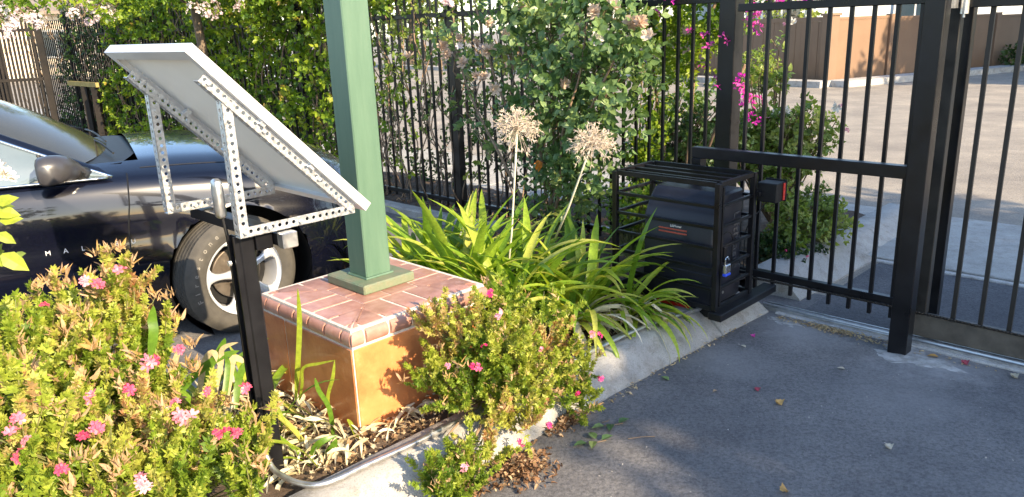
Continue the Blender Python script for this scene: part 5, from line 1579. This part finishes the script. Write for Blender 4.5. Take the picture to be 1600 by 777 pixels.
# --- climbing rose in front of the fence
rb = thing('rose_bush', W(4.15, -3.75, .08), 'tall grey green rose bush with spent blooms climbing in front of the fence', 'rose bush')
def lp_(u, v, a, r_, w=None, ra=.6):
    c = PA(u, v, a); return (c, (r_ * .9, r_ * .9, r_), w or r_ ** 2)
RL = [lp_(880, 110, 4.1, .28), lp_(950, 50, 4.1, .26), lp_(820, 50, 4.15, .24), lp_(745, 120, 4.15, .16, .014), lp_(900, 215, 4.05, .25), lp_(955, 150, 4.1, .22), lp_(730, 190, 4.2, .10, .006), lp_(840, 190, 4.1, .22), lp_(875, 300, 4.05, .20), lp_(700, 60, 4.2, .12, .008),
      lp_(920, 275, 4.05, .16), lp_(1005, 90, 4.15, .10), lp_(870, -10, 4.15, .28), lp_(770, 20, 4.15, .14, .01), lp_(880, 345, 4.05, .12), lp_(780, 215, 4.15, .09, .005), lp_(985, 200, 4.1, .07, .003), lp_(840, 330, 4.1, .12, .01)]
rr_ = [W(4.15, -3.75, .08), W(4.1, -3.9, .08)]
P3, D3 = bush(rb, RL, 950, .068, ROSEL, OV, 290, rr_, slen=.15, nl=7, seed=3, shell=.15, up=.1, stems=False, minpx=6)
cb = MB()
for pts in ([(4.1, -3.7, .08), (4.0, -3.5, .5), (3.95, -3.42, .9), (4.0, -3.3, 1.3), (4.1, -3.3, 1.8)], [(4.15, -3.75, .08), (4.1, -3.75, .6), (4.1, -3.85, 1.1), (4.1, -3.9, 1.7)], [(4.1, -3.8, .08), (4.05, -4.1, .6), (4.1, -4.5, 1.1), (4.2, -4.8, 1.6)], [(4.1, -3.7, .3), (4.05, -3.4, .8), (4.0, -3.1, 1.25), (4.1, -3.0, 1.5)], [(4.1, -3.85, .6), (4.1, -4.2, 1.2), (4.1, -4.4, 1.8)]):
    q = spl([W(*p) for p in pts], 6); cb.tube(q, [.014 - .009 * i / len(q) for i in range(len(q))], 7)
for i in range(0, len(P3), 6):
    p = Vector(P3[i]); m_ = W(4.1, AB(p)[1] * .6 - 3.75 * .4, p.z * .75)
    cb.tube([m_, m_.lerp(p, .5) + Vector((0, 0, .04)), p], [.004, .003, .002], 5, cap=False)
cb.build('canes', WOODY, rb, smooth=True)['kind'] = 'stuff'
RF = [tmesh('flower', cluster(floret(i, 6, .5, .9), 4, .12, i, .9), SPENT) for i in range(3)]
RW = [tmesh('flower', cluster(floret(i, 6, .5, .7), 3, .10, i, 1.0), WHITEP) for i in range(2)]
RP = [tmesh('flower', cluster(floret(i, 6, .5, .7), 3, .10, i, 1.0), BLUSH) for i in range(2)]
flowers(rb, [PA(u, v, 3.95) for u, v in ((985, 42), (1000, 38), (905, 50), (872, 56), (745, 120), (758, 122), (690, 75), (700, 88), (885, 130), (762, 78), (640, 90), (815, 15), (955, 10), (760, 36), (725, 100), (775, 140), (715, 60), (742, 70), (1015, 60), (860, 95), (930, 20), (790, 55))], .075, SPENT, RF, 'spent_bloom')
flowers(rb, [PA(932, 60, 3.9)], .07, WHITEP, RW, 'white_bloom')
flowers(rb, [PA(u, v, 3.95) for u, v in ((695, 2), (703, 8), (718, 72), (780, 165), (755, 75))], .05, BLUSH, RP, 'pink_bloom')
ol = tmesh('turning_leaf', ovate(.75, .1, .2), leafmat('orange_turning_leaf', [(0, (.65, .16, .03)), (1, (.75, .35, .05))], .4, .5))
inst('turning_leaf', ol, Matrix(frames(np.array([tuple(PA(840, 250, 3.9))]), np.array([[.1, -.2, -1.0]]), np.array([[.3, -1, .2]]), .085)[0].tolist()), rb)

# --- vine hedge grown through the fence
def vine_field(name, label, cat, dens, brange, zrange, n, ls, mt, arange=(4.2, 4.72), stems=60, tm=OV, group=None, nl=7, sl=.1, singles=0):
    t = thing(name, W(4.5, (brange[0] + brange[1]) / 2, .05), label, cat, group)
    a = nr.uniform(arange[0], arange[1], n); b = nr.uniform(*brange, n); z = nr.uniform(*zrange, n)
    P = np.stack([(a + b) * S2, (a - b) * S2, z], 1)
    u, v, d = proj(P)
    # clumpy cover: smooth noise in wall coordinates breaks the density
    cl = .5 + .5 * np.sin(b * 3.1 + 1.7 * np.sin(z * 2.3)) * np.cos(z * 3.7 + 1.3 * np.sin(b * 1.9)) + .25 * np.sin(b * 9 + z * 7)
    k = nr.rand(n) < np.clip(dens(u, v, b, z) * (.32 + 1.1 * cl), 0, 1)
    P = P[k]
    D = rdirs(len(P)) * .7 + np.array([-.35, -.25, .1])
    L0 = [sprig(nl, sl, ls, 70 + i) for i in range(5)]
    Ms = frames(P, D, nr.normal(size=D.shape), 1.0)
    allm = np.concatenate([compose(Ms[i::5], L0[i]) for i in range(5)])
    leaves(t, tm, allm, mt, singles, 'leaf', 'foliage', ls, 5, np.concatenate([tone(Ms[i::5] * 1.0, nl) for i in range(5)]))
    mb = MB()
    for i in range(stems):
        bb = rnd.uniform(*brange); p = [W(rnd.uniform(4.3, 4.5), bb, .03)]
        zt = 0
        while zt < min(2.2, zrange[1]):
            zt += .25; bb += rnd.uniform(-.1, .1); p.append(W(rnd.uniform(4.28, 4.52), bb, zt))
        mb.tube(spl(p, 3), .006, 5)
    if stems: mb.build('stems', WOODY, t, smooth=True)['kind'] = 'stuff'
    return t
def sm(x, a, b): return np.clip((x - a) / (b - a), 0, 1)
def dens_main(u, v, b, z):
    r_ = np.zeros_like(u)
    top = np.where(u < 320, 62 + 10 * np.sin(u / 23), np.where(u < 535, 175 + 40 * np.sin(u / 31), 30 + 25 * np.sin(u / 17)))
    r_ = np.where(v < top, 1.0, np.where(u < 535, .30, .10))
    r_ = np.where((u > 325) & (u < 535) & (v >= top), .55 + .35 * np.sin(u / 14) * np.sin(v / 19), r_)
    r_ = np.where((u > 165) & (u < 240) & (v > 110), .55, r_)
    r_ = np.where(u > 660, r_ * .25, r_)
    r_ = np.where(u < 165, 0, r_)
    return r_
vine_field('vine_hedge', 'bright green climbing vine covering the picket fence behind the solar panel', 'vine', dens_main, (-14.5, -5.6), (.1, 2.75), 11500, .068, VINE)
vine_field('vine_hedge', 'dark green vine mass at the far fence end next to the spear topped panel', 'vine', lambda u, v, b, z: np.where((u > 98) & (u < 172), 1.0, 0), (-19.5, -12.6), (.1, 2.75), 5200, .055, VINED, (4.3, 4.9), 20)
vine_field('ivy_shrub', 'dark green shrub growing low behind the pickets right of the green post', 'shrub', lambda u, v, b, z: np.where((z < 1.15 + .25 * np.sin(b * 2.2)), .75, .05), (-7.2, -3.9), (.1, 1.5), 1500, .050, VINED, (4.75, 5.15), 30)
vine_field('leafy_climber', 'loose yellow green climber hanging on the fence between the green post and the rose bush', 'vine', lambda u, v, b, z: np.where(((u - 625) ** 2 / 35 ** 2 + (v - 100) ** 2 / 60 ** 2 < 1) | (v < 30 + 14 * np.sin(u / 12)), .7, .10), (-6.9, -4.6), (.3, 2.3), 1200, .05, ROSEY, (4.3, 4.6), 10)
vine_field('hedge_shade_layer', 'added layer of dark vine leaves standing in for the shade behind the picket fence', 'hedge', lambda u, v, b, z: np.where((u > 165) & (u < 560), .85, 0), (-14.5, -6.4), (.1, 2.5), 8500, .062, VINED, (4.55, 5.1), 30)  # added leaf layer thickens the hedge; dark colour stands for shade behind pickets
# --- bougainvillea and yellow green leaves by the steel post
bg_ = thing('bougainvillea', W(4.75, -3.0, .06), 'bougainvillea with magenta bracts leaning on the thick steel post', 'bougainvillea')
BL = [lp_(1050, 90, 4.6, .14), lp_(1030, 20, 4.6, .18), lp_(1100, 30, 4.65, .16), lp_(1085, 130, 4.7, .10, .006), lp_(1020, 180, 4.6, .14, .01), lp_(1010, 240, 4.6, .12), lp_(1090, 75, 4.6, .12), lp_(1145, 40, 4.7, .08, .005), lp_(1070, 320, 4.6, .07, .003), lp_(1160, 0, 4.7, .10, .008), lp_(1240, -8, 4.7, .07, .003)]
bush(bg_, BL, 520, .045, VINE, OV, 120, [W(4.75, -3.0, .06)], slen=.1, nl=7, seed=5, shell=.2, up=.1, minpx=6, stems=False)
bst = MB()
for q in ([(4.75, -3.0, .06), (4.7, -2.9, .8), (4.62, -2.8, 1.4), (4.65, -2.6, 1.9)], [(4.75, -3.0, .06), (4.7, -3.15, .9), (4.6, -3.2, 1.7)], [(4.78, -3.0, .06), (4.72, -2.7, .9), (4.7, -2.5, 1.3)]):
    bst.tube(spl([W(*x) for x in q], 5), [.011] * (5 * (len(q) - 1) + 1), 6)
bst.build('stems', WOODY, bg_, smooth=True)
BM = [tmesh('bract', cluster(floret(i, 3, .5, .5), 5, .35, i, .5), MAG) for i in range(3)]
flowers(bg_, [PA(u, v, 4.36) for u, v in ((1045, 4), (1022, 24), (1080, 52), (1100, 60), (1108, 75), (1170, 5), (1178, 18), (1180, 30), (1172, 38), (1200, 2), (1245, 2), (1260, 4), (1215, 6), (1290, 3), (1178, 25), (1180, 45), (1175, 55), (1095, 110), (1117, 128), (1122, 140), (1132, 62), (1160, 125), (1158, 140), (1175, 155), (1185, 158), (1172, 185), (1178, 192), (1160, 150), (1210, 0), (1150, 130), (700, 72), (1195, 190), (1168, 165))], .085, MAG, BM, 'bract')
# --- roses and bushes beyond the gate
r2 = thing('rose_bush', W(5.5, -2.7, .07), 'pale green rose bush with a white bloom growing just outside the gate', 'rose bush')
BL = [lp_(1225, 215, 5.4, .17), lp_(1175, 205, 5.3, .16), lp_(1265, 190, 5.5, .11, .008), lp_(1210, 250, 5.3, .16), lp_(1285, 212, 5.5, .08, .005), lp_(1250, 245, 5.4, .12), lp_(1160, 240, 5.2, .14), lp_(1215, 130, 5.4, .05, .004), lp_(1218, 80, 5.4, .03, .0015), lp_(1180, 130, 5.3, .08, .004), lp_(1200, 290, 5.2, .1, .006)]
bush(r2, BL, 760, .050, ROSEY, OV, 200, [W(5.5, -2.75, .07), W(5.4, -2.6, .07)], slen=.11, nl=7, seed=6, shell=.15, up=.15, minpx=6, stemr=.004)
flowers(r2, [PA(u, v, 5.3) for u, v in ((1238, 37), (1212, 178), (1225, 175), (1308, 168))], .06, WHITEP, RW, 'white_bloom')
flowers(r2, [PA(u, v, 5.3) for u, v in ((1225, 38), (1314, 165), (1322, 203))], .045, PET, GF, 'flower')
r3 = thing('rose_bush', W(5.1, -3.6, .07), 'dark leaved shrub in shade outside the fence left of the steel post', 'shrub')
BL = [lp_(1060, 210, 5.0, .22), lp_(1110, 190, 5.0, .2), lp_(1100, 250, 5.0, .18), lp_(1040, 270, 5.0, .18), lp_(1130, 230, 5.0, .15), lp_(1070, 160, 5.0, .12, .01), lp_(1015, 130, 5.1, .14, .01), lp_(1000, 250, 5.0, .14)]
bush(r3, BL, 620, .05, ROSEL, OV, 150, [W(5.1, -3.6, .07)], slen=.11, nl=7, seed=7, shell=.15, up=.15, minpx=6, stemr=.004)
r4 = thing('low_shrub', W(4.75, -2.3, .07), 'low sunlit yellow green shrub in the bed just outside the gate', 'shrub')
BL = [lp_(1265, 330, 4.9, .12), lp_(1235, 350, 4.7, .12), lp_(1300, 345, 5.0, .10), lp_(1225, 310, 4.9, .08), lp_(1260, 365, 4.75, .10), lp_(1305, 365, 4.9, .07), lp_(1215, 385, 4.6, .08), lp_(1240, 395, 4.55, .06), lp_(1285, 315, 4.95, .05)]
bush(r4, BL, 420, .042, ROSEY, OV, 150, [W(4.85, -2.3, .07), W(4.7, -2.3, .07)], slen=.08, nl=7, seed=8, shell=.1, up=.4, minpx=6, stemr=.003)
BL = [lp_(1220, 405, 4.45, .08), lp_(1245, 400, 4.5, .06), lp_(1200, 385, 4.5, .08), lp_(1270, 400, 4.7, .05)]
r5 = thing('ground_geranium', W(4.5, -2.25, .07), 'small dark green ground plant with pink dots at the foot of the gate', 'plant')
bush(r5, BL, 120, .03, VINED, LT, 60, [W(4.5, -2.25, .07)], slen=.05, nl=7, seed=9, shell=.1, minpx=6)
flowers(r5, [PA(u, v, 4.4) for u, v in ((1228, 392), (1240, 405), (1262, 402))], .025, PETH, GH)
# ferny plants in and behind the cage
r6 = thing('low_shrub', W(3.95, -2.9, .08), 'low bright green shrub half hidden behind the cage', 'shrub')
BL = [lp_(1000, 320, 3.95, .12), lp_(975, 345, 3.9, .10), lp_(1040, 330, 4.0, .08), lp_(1010, 300, 4.1, .08), (W(3.9, -2.6, .2), (.12, .12, .1), .01)]
bush(r6, BL, 220, .04, VINE, OV, 80, [W(3.95, -2.85, .08)], slen=.08, nl=7, seed=10, shell=.1, minpx=6, stemr=.003)

# --- crape myrtle blossom at the top left and near plant at the left edge
def flower_tree(base, blooms, lb, leafs, label, cat, mt, bl, seed, bs=.075, lsz=.05, trunk=None):
    t = thing('flowering_tree', base, label, cat)
    tk = MB(); top = Vector(base) + Vector((0, 0, 2.2))
    tr = [Vector(base), Vector(base) + Vector((.05, .02, 1.0)), top]
    tk.tube(spl(tr, 5), [.07 - .03 * i / 11 for i in range(11)], 9)
    tk.build('trunk', BARK, t, smooth=True)
    br_ = MB()
    for p in blooms:
        p = Vector(p); m_ = top.lerp(p, .5) + Vector((0, 0, .25))
        br_.tube(spl([top - Vector((0, 0, .3)), m_, p + Vector((0, 0, .05))], 5), .007, 5)
    br_.build('limb', BARK, t, smooth=True)
    bush(t, lb, leafs, lsz, mt, OV, 60, [top], slen=.12, nl=8, seed=seed, shell=.2, up=.1, stems=False, minpx=6)
    ms = [tmesh('blossom', cluster(floret(i, 5, .5, .6), 16, .55, i, .34), bl) for i in range(3)]
    flowers(t, blooms, bs, bl, ms, 'blossom')
    return t
bl1 = [PY(u, v, 6.3) for u, v in ((18, 48), (28, 40), (40, 32), (50, 28), (12, 52), (34, 24), (22, 36), (60, 34), (8, 20))]
flower_tree((-4.8, 6.6, 0), bl1, [(PY(10, -30, 6.5), (.4, .4, .3), 1), (PY(60, -20, 6.5), (.25, .25, .2), .4)], 200, 'crape myrtle at the left edge dangling pale pink blossom before the spear fence', 'tree', VINE, BLUSH, 21, .085)
bl2 = [PY(u, v, 8.3) for u, v in ((138, 8), (145, 16), (152, 20), (140, 36), (148, 38), (165, 15), (172, 20), (176, 28), (155, 30), (142, 0), (115, 22), (300, 14), (310, 18), (322, 20), (333, 10), (345, 24), (318, 8), (340, 0), (328, 28), (376, 12), (380, 6), (374, 16))]
flower_tree((-3.45, 9.0, 0), bl2, [(PY(165, 10, 8.3), (.15, .15, .12), .4), (PY(230, -25, 8.5), (.5, .3, .25), 1.5), (PY(400, -10, 8.5), (.5, .4, .28), 1.6), (PY(330, -20, 8.5), (.35, .3, .25), 1), (PY(410, 20, 8.5), (.25, .2, .15), .5), (PY(480, 0, 8.4), (.3, .3, .2), .8)], 900, 'crape myrtle behind the solar panel with pale pink blossom hanging over the vine', 'tree', VINE, BLUSH, 22, .10)
near = thing('rose_bush', (-1.75, 1.7, .1), 'white flowering rose with large yellow green leaves cut by the left frame edge', 'rose bush')
NBL = [(PY(-110, 300, 1.9), (.06, .06, .08), .5), (PY(-120, 380, 1.9), (.10, .1, .12), 1), (PY(-100, 440, 1.9), (.05, .05, .06), .3)]
bush(near, NBL, 30, .06, ROSEY, OV, 60, [Vector((-1.75, 1.7, .1))], slen=.12, nl=6, seed=30, shell=.1, up=.1, stemr=.003)
wf = [tmesh('white_bloom', cluster(floret(i, 7, .5, .7), 7, .25, i, .8), WHITEP) for i in range(2)]
flowers(near, [PY(0, 268, 1.85), PY(8, 280, 1.85), PY(-6, 285, 1.87)], .045, WHITEP, wf, 'white_bloom')
yl = [tmesh('large_leaf', ovate(.6, .12, .2), YL) for i in range(2)]
for u, v, dx, dz, s_ in ((-8, 330, 1, -.2, .055), (0, 345, 1, .1, .05), (-6, 410, 1, .1, .05), (2, 398, 1, -.8, .07), (-5, 318, 1, .3, .05), (-4, 365, .8, -.6, .045)):
    inst('large_leaf', yl[0], Matrix(frames(np.array([tuple(PY(u, v, 1.82))]), np.array([[dx, .1, dz]]), np.array([[.2, -.9, .6]]), s_)[0].tolist()), near)

# --- small things across the street
def shrub(c, r_, label, mt=FROND, n=120, ls=.09, cat='shrub', seed=40):
    t = thing('roadside_shrub', c, label, cat)
    c = Vector(c)
    bush(t, [(c + Vector((0, 0, r_ * .6)), (r_, r_, r_ * .8), 1)], n, ls, mt, OV, 0, [c], slen=.2, nl=8, seed=seed, shell=.1, up=.5, stemr=.006)
shrub(tuple(K0 + dr * 6.3 + nK * .5), .42, 'dark green grass tuft growing at the foot of the tan fence near its right end', FROND, 160)
shrub(tuple(K0 + dl * 1.2 + nL * 1.1), .55, 'sunlit yellow green bush left of the corner column before the tan fence', ROSEY, 150)
shrub(tuple(K0 + dl * 4.0 + nL * 1.0), .45, 'low yellow green bush before the far left end of the tan fence', ROSEY, 110)
def tree(c, h, cr, label, mt, n, ls, seed, group=None, low=.35):
    t = thing('shade_tree', c, label, 'tree', group); c = Vector(c); q = random.Random(seed)
    tk = MB(); top = c + Vector((q.uniform(-.3, .3), q.uniform(-.3, .3), h * .62))
    tk.tube(spl([c, c.lerp(top, .5) + Vector((q.uniform(-.15, .15), 0, 0)), top], 5), [h * .035 * (1 - .055 * i) for i in range(11)], 10)
    tk.build('trunk', BARK, t, smooth=True)
    lb = []; lm = MB()
    for i in range(15):
        th = i * 2.4; rr = cr[0] * (.25 + .55 * q.random()); zz = h * (low + (1 - low) * ((i + .5) / 15)) 
        rr *= math.sin(math.pi * min(.95, max(.12, (zz / h - low) / (1 - low) * .8 + .15)))**.5
        p = c + Vector((rr * math.cos(th), rr * cr[1] / cr[0] * math.sin(th), zz))
        s_ = cr[0] * q.uniform(.28, .42)
        lb.append((p, (s_, s_, s_ * .75), s_ ** 2))
        b0 = c.lerp(top, min(1, max(.45, (zz / h) * 1.1)))
        lm.tube(spl([b0, b0.lerp(p, .5) + Vector((0, 0, .15)), p], 4), [h * .012 * (1 - .08 * k) for k in range(9)], 6)
    lm.build('limb', BARK, t, smooth=True)
    bush(t, lb, n, ls, mt, OV, 0, [top], slen=ls * 2.5, nl=9, seed=seed, shell=.15, up=.1, stems=False, rest='crown')
    return t
FT = 'trees beyond the street'
tree((4.5, 36, 0), 6, (3, 3), 'bushy green tree standing behind the left stretch of tan fence', FROND, 520, .22, 51, FT, .2)
tree((-4, 34, 0), 7, (3.5, 3), 'broad green tree across the street seen above the climbing rose', FROND, 600, .24, 52, FT, .15)
tree((-13, 33, 0), 8, (4, 3), 'broad green tree across the street above the vine hedge', ROSEY, 620, .24, 53, FT, .15)
tree((21.5, 35, 0), 5.5, (2.4, 2.4), 'dark leaved tree rising over the tan fence between the two houses', FROND, 480, .2, 54, FT, .2)
tree((33, 33, 0), 7, (3, 3), 'yellow green tree over the right end of the tan fence', ROSEY, 480, .22, 55, FT, .15)
tree((-31, 30, 0), 8, (4, 4), 'tall tree behind the spear topped fence at far left', ROSEY, 500, .26, 56, FT, .15)
tree((10.5, 30, 0), 4.2, (2.0, 2), 'small tree beyond the tan fence corner column', ROSEY, 340, .18, 57, FT, .25)
# trees of the parking lot behind the viewer: they throw the shade over the gate, the cage and the right of the asphalt
OT = 'trees shading the gate from behind the viewer'
tree(tuple(W(5.2, 6.3, 0)), 4.9, (2.4, 1.7), 'leafy tree beside the driveway shading the gate', FROND, 3200, .16, 61, OT, .12)
tree(tuple(W(3.45, 8.3, 0)), 5.3, (2.1, 1.6), 'leafy tree behind the viewer shading the asphalt', FROND, 3400, .16, 62, OT, .15)
tree(tuple(W(24.0, 3.5, 0)), 9.0, (5.8, 4.2), 'street tree shading the right end of the tan fence', FROND, 5200, .32, 63, OT, .12)
DRYM = leafmat('mixed_dry_leaf', [(0, (.14, .08, .04)), (.4, (.30, .19, .10)), (.7, (.50, .40, .25)), (1, (.62, .54, .38))], .25, .7, (1.1, .95, .75))
# ------------------------------------------------------------------ litter
def scatter(name, pts, tmpl, m, smin, smax, kind='stuff', lift=.006):
    n = len(pts)
    d = nr.normal(size=(n, 3)); d[:, 2] *= .25
    up = nr.normal(size=(n, 3)) * .35; up[:, 2] += 1
    o = joined(name, tmpl, frames(np.array(pts) + [0, 0, lift], d, up, nr.uniform(smin, smax, n)), m, None, kind)
    return o
def pile(a, b, ra, rb, n, h, z0=.008):
    out = []
    for i in range(n):
        t = rnd.uniform(0, 6.283); r_ = abs(rnd.gauss(0, .45))
        if r_ > 1.4: r_ = 1
        out.append(tuple(W(a + ra * r_ * math.cos(t), b + rb * r_ * math.sin(t), z0 + h * max(0, 1 - r_) * rnd.random())))
    return out
c1 = AB(PY(790, 745, 2.42))
o = scatter('dry_leaf_litter', pile(1.78, -1.78, .16, .13, 900, .05) + pile(2.15, -1.87, .15, .06, 320, .03) + pile(1.55, -1.82, .14, .08, 300, .02), [ovate(.5, .4, .5), ovate(.3, .5, -.4), lobed(4, 7, .9)], DRYR, .012, .032)
o = scatter('fallen_debris', [tuple(W(rnd.gauss(1.3, .14), rnd.uniform(-3.0, -2.16), .10 + rnd.random() * .02)) for i in range(520)] + [tuple(W(rnd.uniform(1.2, 2.3), rnd.uniform(-2.32, -2.12), .10 + rnd.random() * .015)) for i in range(500)], [ovate(.3, .3, .4), ovate(.15, .2, -.3), lobed(4, 7, .9)], DRYM, .010, .034)
DL2 = [strap(1, .07, 2.4, 8, 2.5, 1, None, 200 + i) for i in range(5)] + [strap(1, .09, 3.2, 8, -3, 1, (.4, .9), 210 + i) for i in range(4)]
def flat(pts, smin, smax, name):
    n = len(pts); az = nr.uniform(0, 6.283, n)
    M = np.zeros((n, 4, 4)); s_ = nr.uniform(smin, smax, n); ti = nr.uniform(1.0, 1.7, n)
    for i in range(n):
        m_ = Matrix.Translation(pts[i]) @ Matrix.Rotation(az[i], 4, 'Z') @ Matrix.Rotation(ti[i], 4, 'Y') @ Matrix.Scale(s_[i], 4)
        M[i] = np.array(m_)
    M[:, 2, 3] += .02
    return joined(name, DL2, M, DRYL, None, 'stuff')
flat([tuple(W(rnd.gauss(1.27, .11), rnd.uniform(-2.95, -2.2), .10 + .05 * rnd.random())) for i in range(170)] + [tuple(W(rnd.uniform(1.3, 2.1), rnd.uniform(-2.31, -2.20), .12)) for i in range(50)], .10, .26, 'bleached_strap_litter')
CH = leafmat('tan_chaff', [(0, (.30, .20, .11)), (.6, (.55, .42, .24)), (1, (.62, .50, .36))], .2, .8)
scatter('chaff_along_track', [tuple(W(3.80 + rnd.gauss(0, .025), rnd.uniform(-1.75, -1.18) if i % 4 else rnd.uniform(-1.1, .3), .004)) for i in range(420)] + [tuple(W(3.80 + rnd.gauss(0, .016), rnd.gauss(-1.45, .07), .010)) for i in range(320)] + [tuple(W(rnd.uniform(2.2, 3.8), -1.86 + rnd.gauss(.0, .012) + .028 * 0, .006)) for i in range(200)], [ovate(.45, .3, .2), ovate(.25, .2, -.2)], CH, .008, .022)
scatter('asphalt_grit', [tuple(W(rnd.uniform(1.4, 3.8), rnd.uniform(-1.85, .9), .004)) for i in range(380)], [ovate(.7, .2, .1), ovate(.3, .1, .1)], mat('pale_grit', (.28, .26, .23), (.45, .42, .38), 40, .9), .003, .009)
scatter('fence_bed_litter', [tuple(W(rnd.uniform(4.18, 4.7), rnd.uniform(-8.5, -2.1), .07)) for i in range(700)] + [tuple(W(rnd.uniform(2.6, 4.1), rnd.uniform(-4.1, -2.2), .10)) for i in range(600)], [ovate(.5, .4, .5), ovate(.3, .5, -.4)], DRYR, .02, .05)
def gpt(u, v, z=.006):
    x = u - 800; y = 388.5 - v
    X = x * _c + y * _s; Y = -x * _s + y * _c
    d = Vector((X, FPX * _cp + Y * _sp, -FPX * _sp + Y * _cp)); t = (z - H) / d.z
    return Vector((d.x * t, d.y * t, z))
def single_leaf(u, v, s_, m, label, shape=0, az=0, z=.008):
    tm = [ovate(.6, .25, .1), lobed(5, 5, .6), ovate(.4, .3, .4)][shape]
    me = tmesh('fallen_leaf', tm, m)
    o = inst('fallen_leaf', me, Matrix.Translation(gpt(u, v, z)) @ Matrix.Rotation(az, 4, 'Z') @ Matrix.Rotation(.15, 4, 'X') @ Matrix.Scale(s_, 4))
    tag(o, label, 'leaf')
BRN = leafmat('brown_fallen_leaf', [(0, (.42, .24, .07)), (1, (.5, .32, .12))], .2, .6)
PAL = leafmat('pale_fallen_leaf', [(0, (.42, .38, .30)), (1, (.55, .5, .42))], .2, .7)
single_leaf(1222, 634, .042, BRN, 'curled golden brown leaf alone on the asphalt before the gate post', 1, .4)
single_leaf(1232, 767, .042, BRN, 'brown leaf on the asphalt at the bottom frame edge', 1, 1.9)
single_leaf(1165, 543, .032, PAL, 'small pale leaf on the asphalt near the kerb corner', 0, .5)
single_leaf(1185, 612, .030, leafmat('dull_red_petal', [(0, (.35, .05, .08)), (1, (.45, .1, .14))], .2, .6), 'dull red petal scrap on the asphalt below the kerb corner', 1, .2)
single_leaf(1180, 527, .028, MAG, 'bright magenta bract fallen on the asphalt by the kerb', 1, .9)
single_leaf(1393, 703, .035, PAL, 'whitish crumpled scrap on the shaded asphalt right of centre', 1, .3)
single_leaf(1120, 610, .028, DRYR, 'tiny red brown leaf on the asphalt left of the golden one', 0, 2.2)
single_leaf(1320, 577, .035, PAL, 'small pale leaf lying left of the mortar around the gate post', 0, 1.2)
single_leaf(1466, 558, .05, BRN, 'orange brown leaf beside the gate strip right of the post', 0, 1.3)
single_leaf(1512, 571, .04, leafmat('dull_red_petal', [(0, (.35, .05, .08)), (1, (.45, .1, .14))], .2, .6), 'reddish leaf on the edge of the gate strip', 1, .3)
single_leaf(1590, 592, .04, PAL, 'pale crumpled leaf at the right frame edge by the gate strip', 1, .3)
single_leaf(860, 683, .045, PAL, 'pale round dry leaf among the litter below the geranium', 1, .3)
single_leaf(1045, 594, .045, ROSEL, 'grey green leaf on the asphalt just off the kerb', 0, .7)
for (u, v, lab) in ((955, 665, 'fallen rose sprig of three green leaves nearer the kerb'), (928, 692, 'fallen rose sprig of green leaves farther out on the asphalt')):
    t = thing('rose_sprig', gpt(u, v, .005), lab, 'sprig')
    for k, (dx, an) in enumerate(((-.03, 1.9), (.0, 2.9), (.035, -1.0), (.01, .4))[:3 if v < 680 else 4]):
        inst('leaf', tmesh('leaf', ovate(.6, .2, .2), ROSEL), Matrix.Translation(gpt(u, v, .014) + Vector((dx, .01 * k, 0))) @ Matrix.Rotation(an, 4, 'Z') @ Matrix.Rotation(.2, 4, 'X') @ Matrix.Scale(.055, 4), t)
    MB().tube([gpt(u, v, .008) + Vector((-.04, 0, 0)), gpt(u, v, .012), gpt(u, v, .008) + Vector((.05, .015, 0))], .0018, 5).build('twig', WOODY, t)
for i, (u, v, l, az) in enumerate(((1003, 685, .11, .2), (950, 660, .05, 1.2))):
    p = gpt(u, v, .007)
    o = MB().tube([p - Vector((l / 2, 0, 0)), p + Vector((0, .006, .003)), p + Vector((l / 2 * math.cos(az), l / 2 * math.sin(az), 0))], .0016, 5).build('dry_twig', WOODY)
    tag(o, ['thin dry twig on the asphalt right of the rose sprigs', 'short dry twig at the upper rose sprig'][i], 'twig')
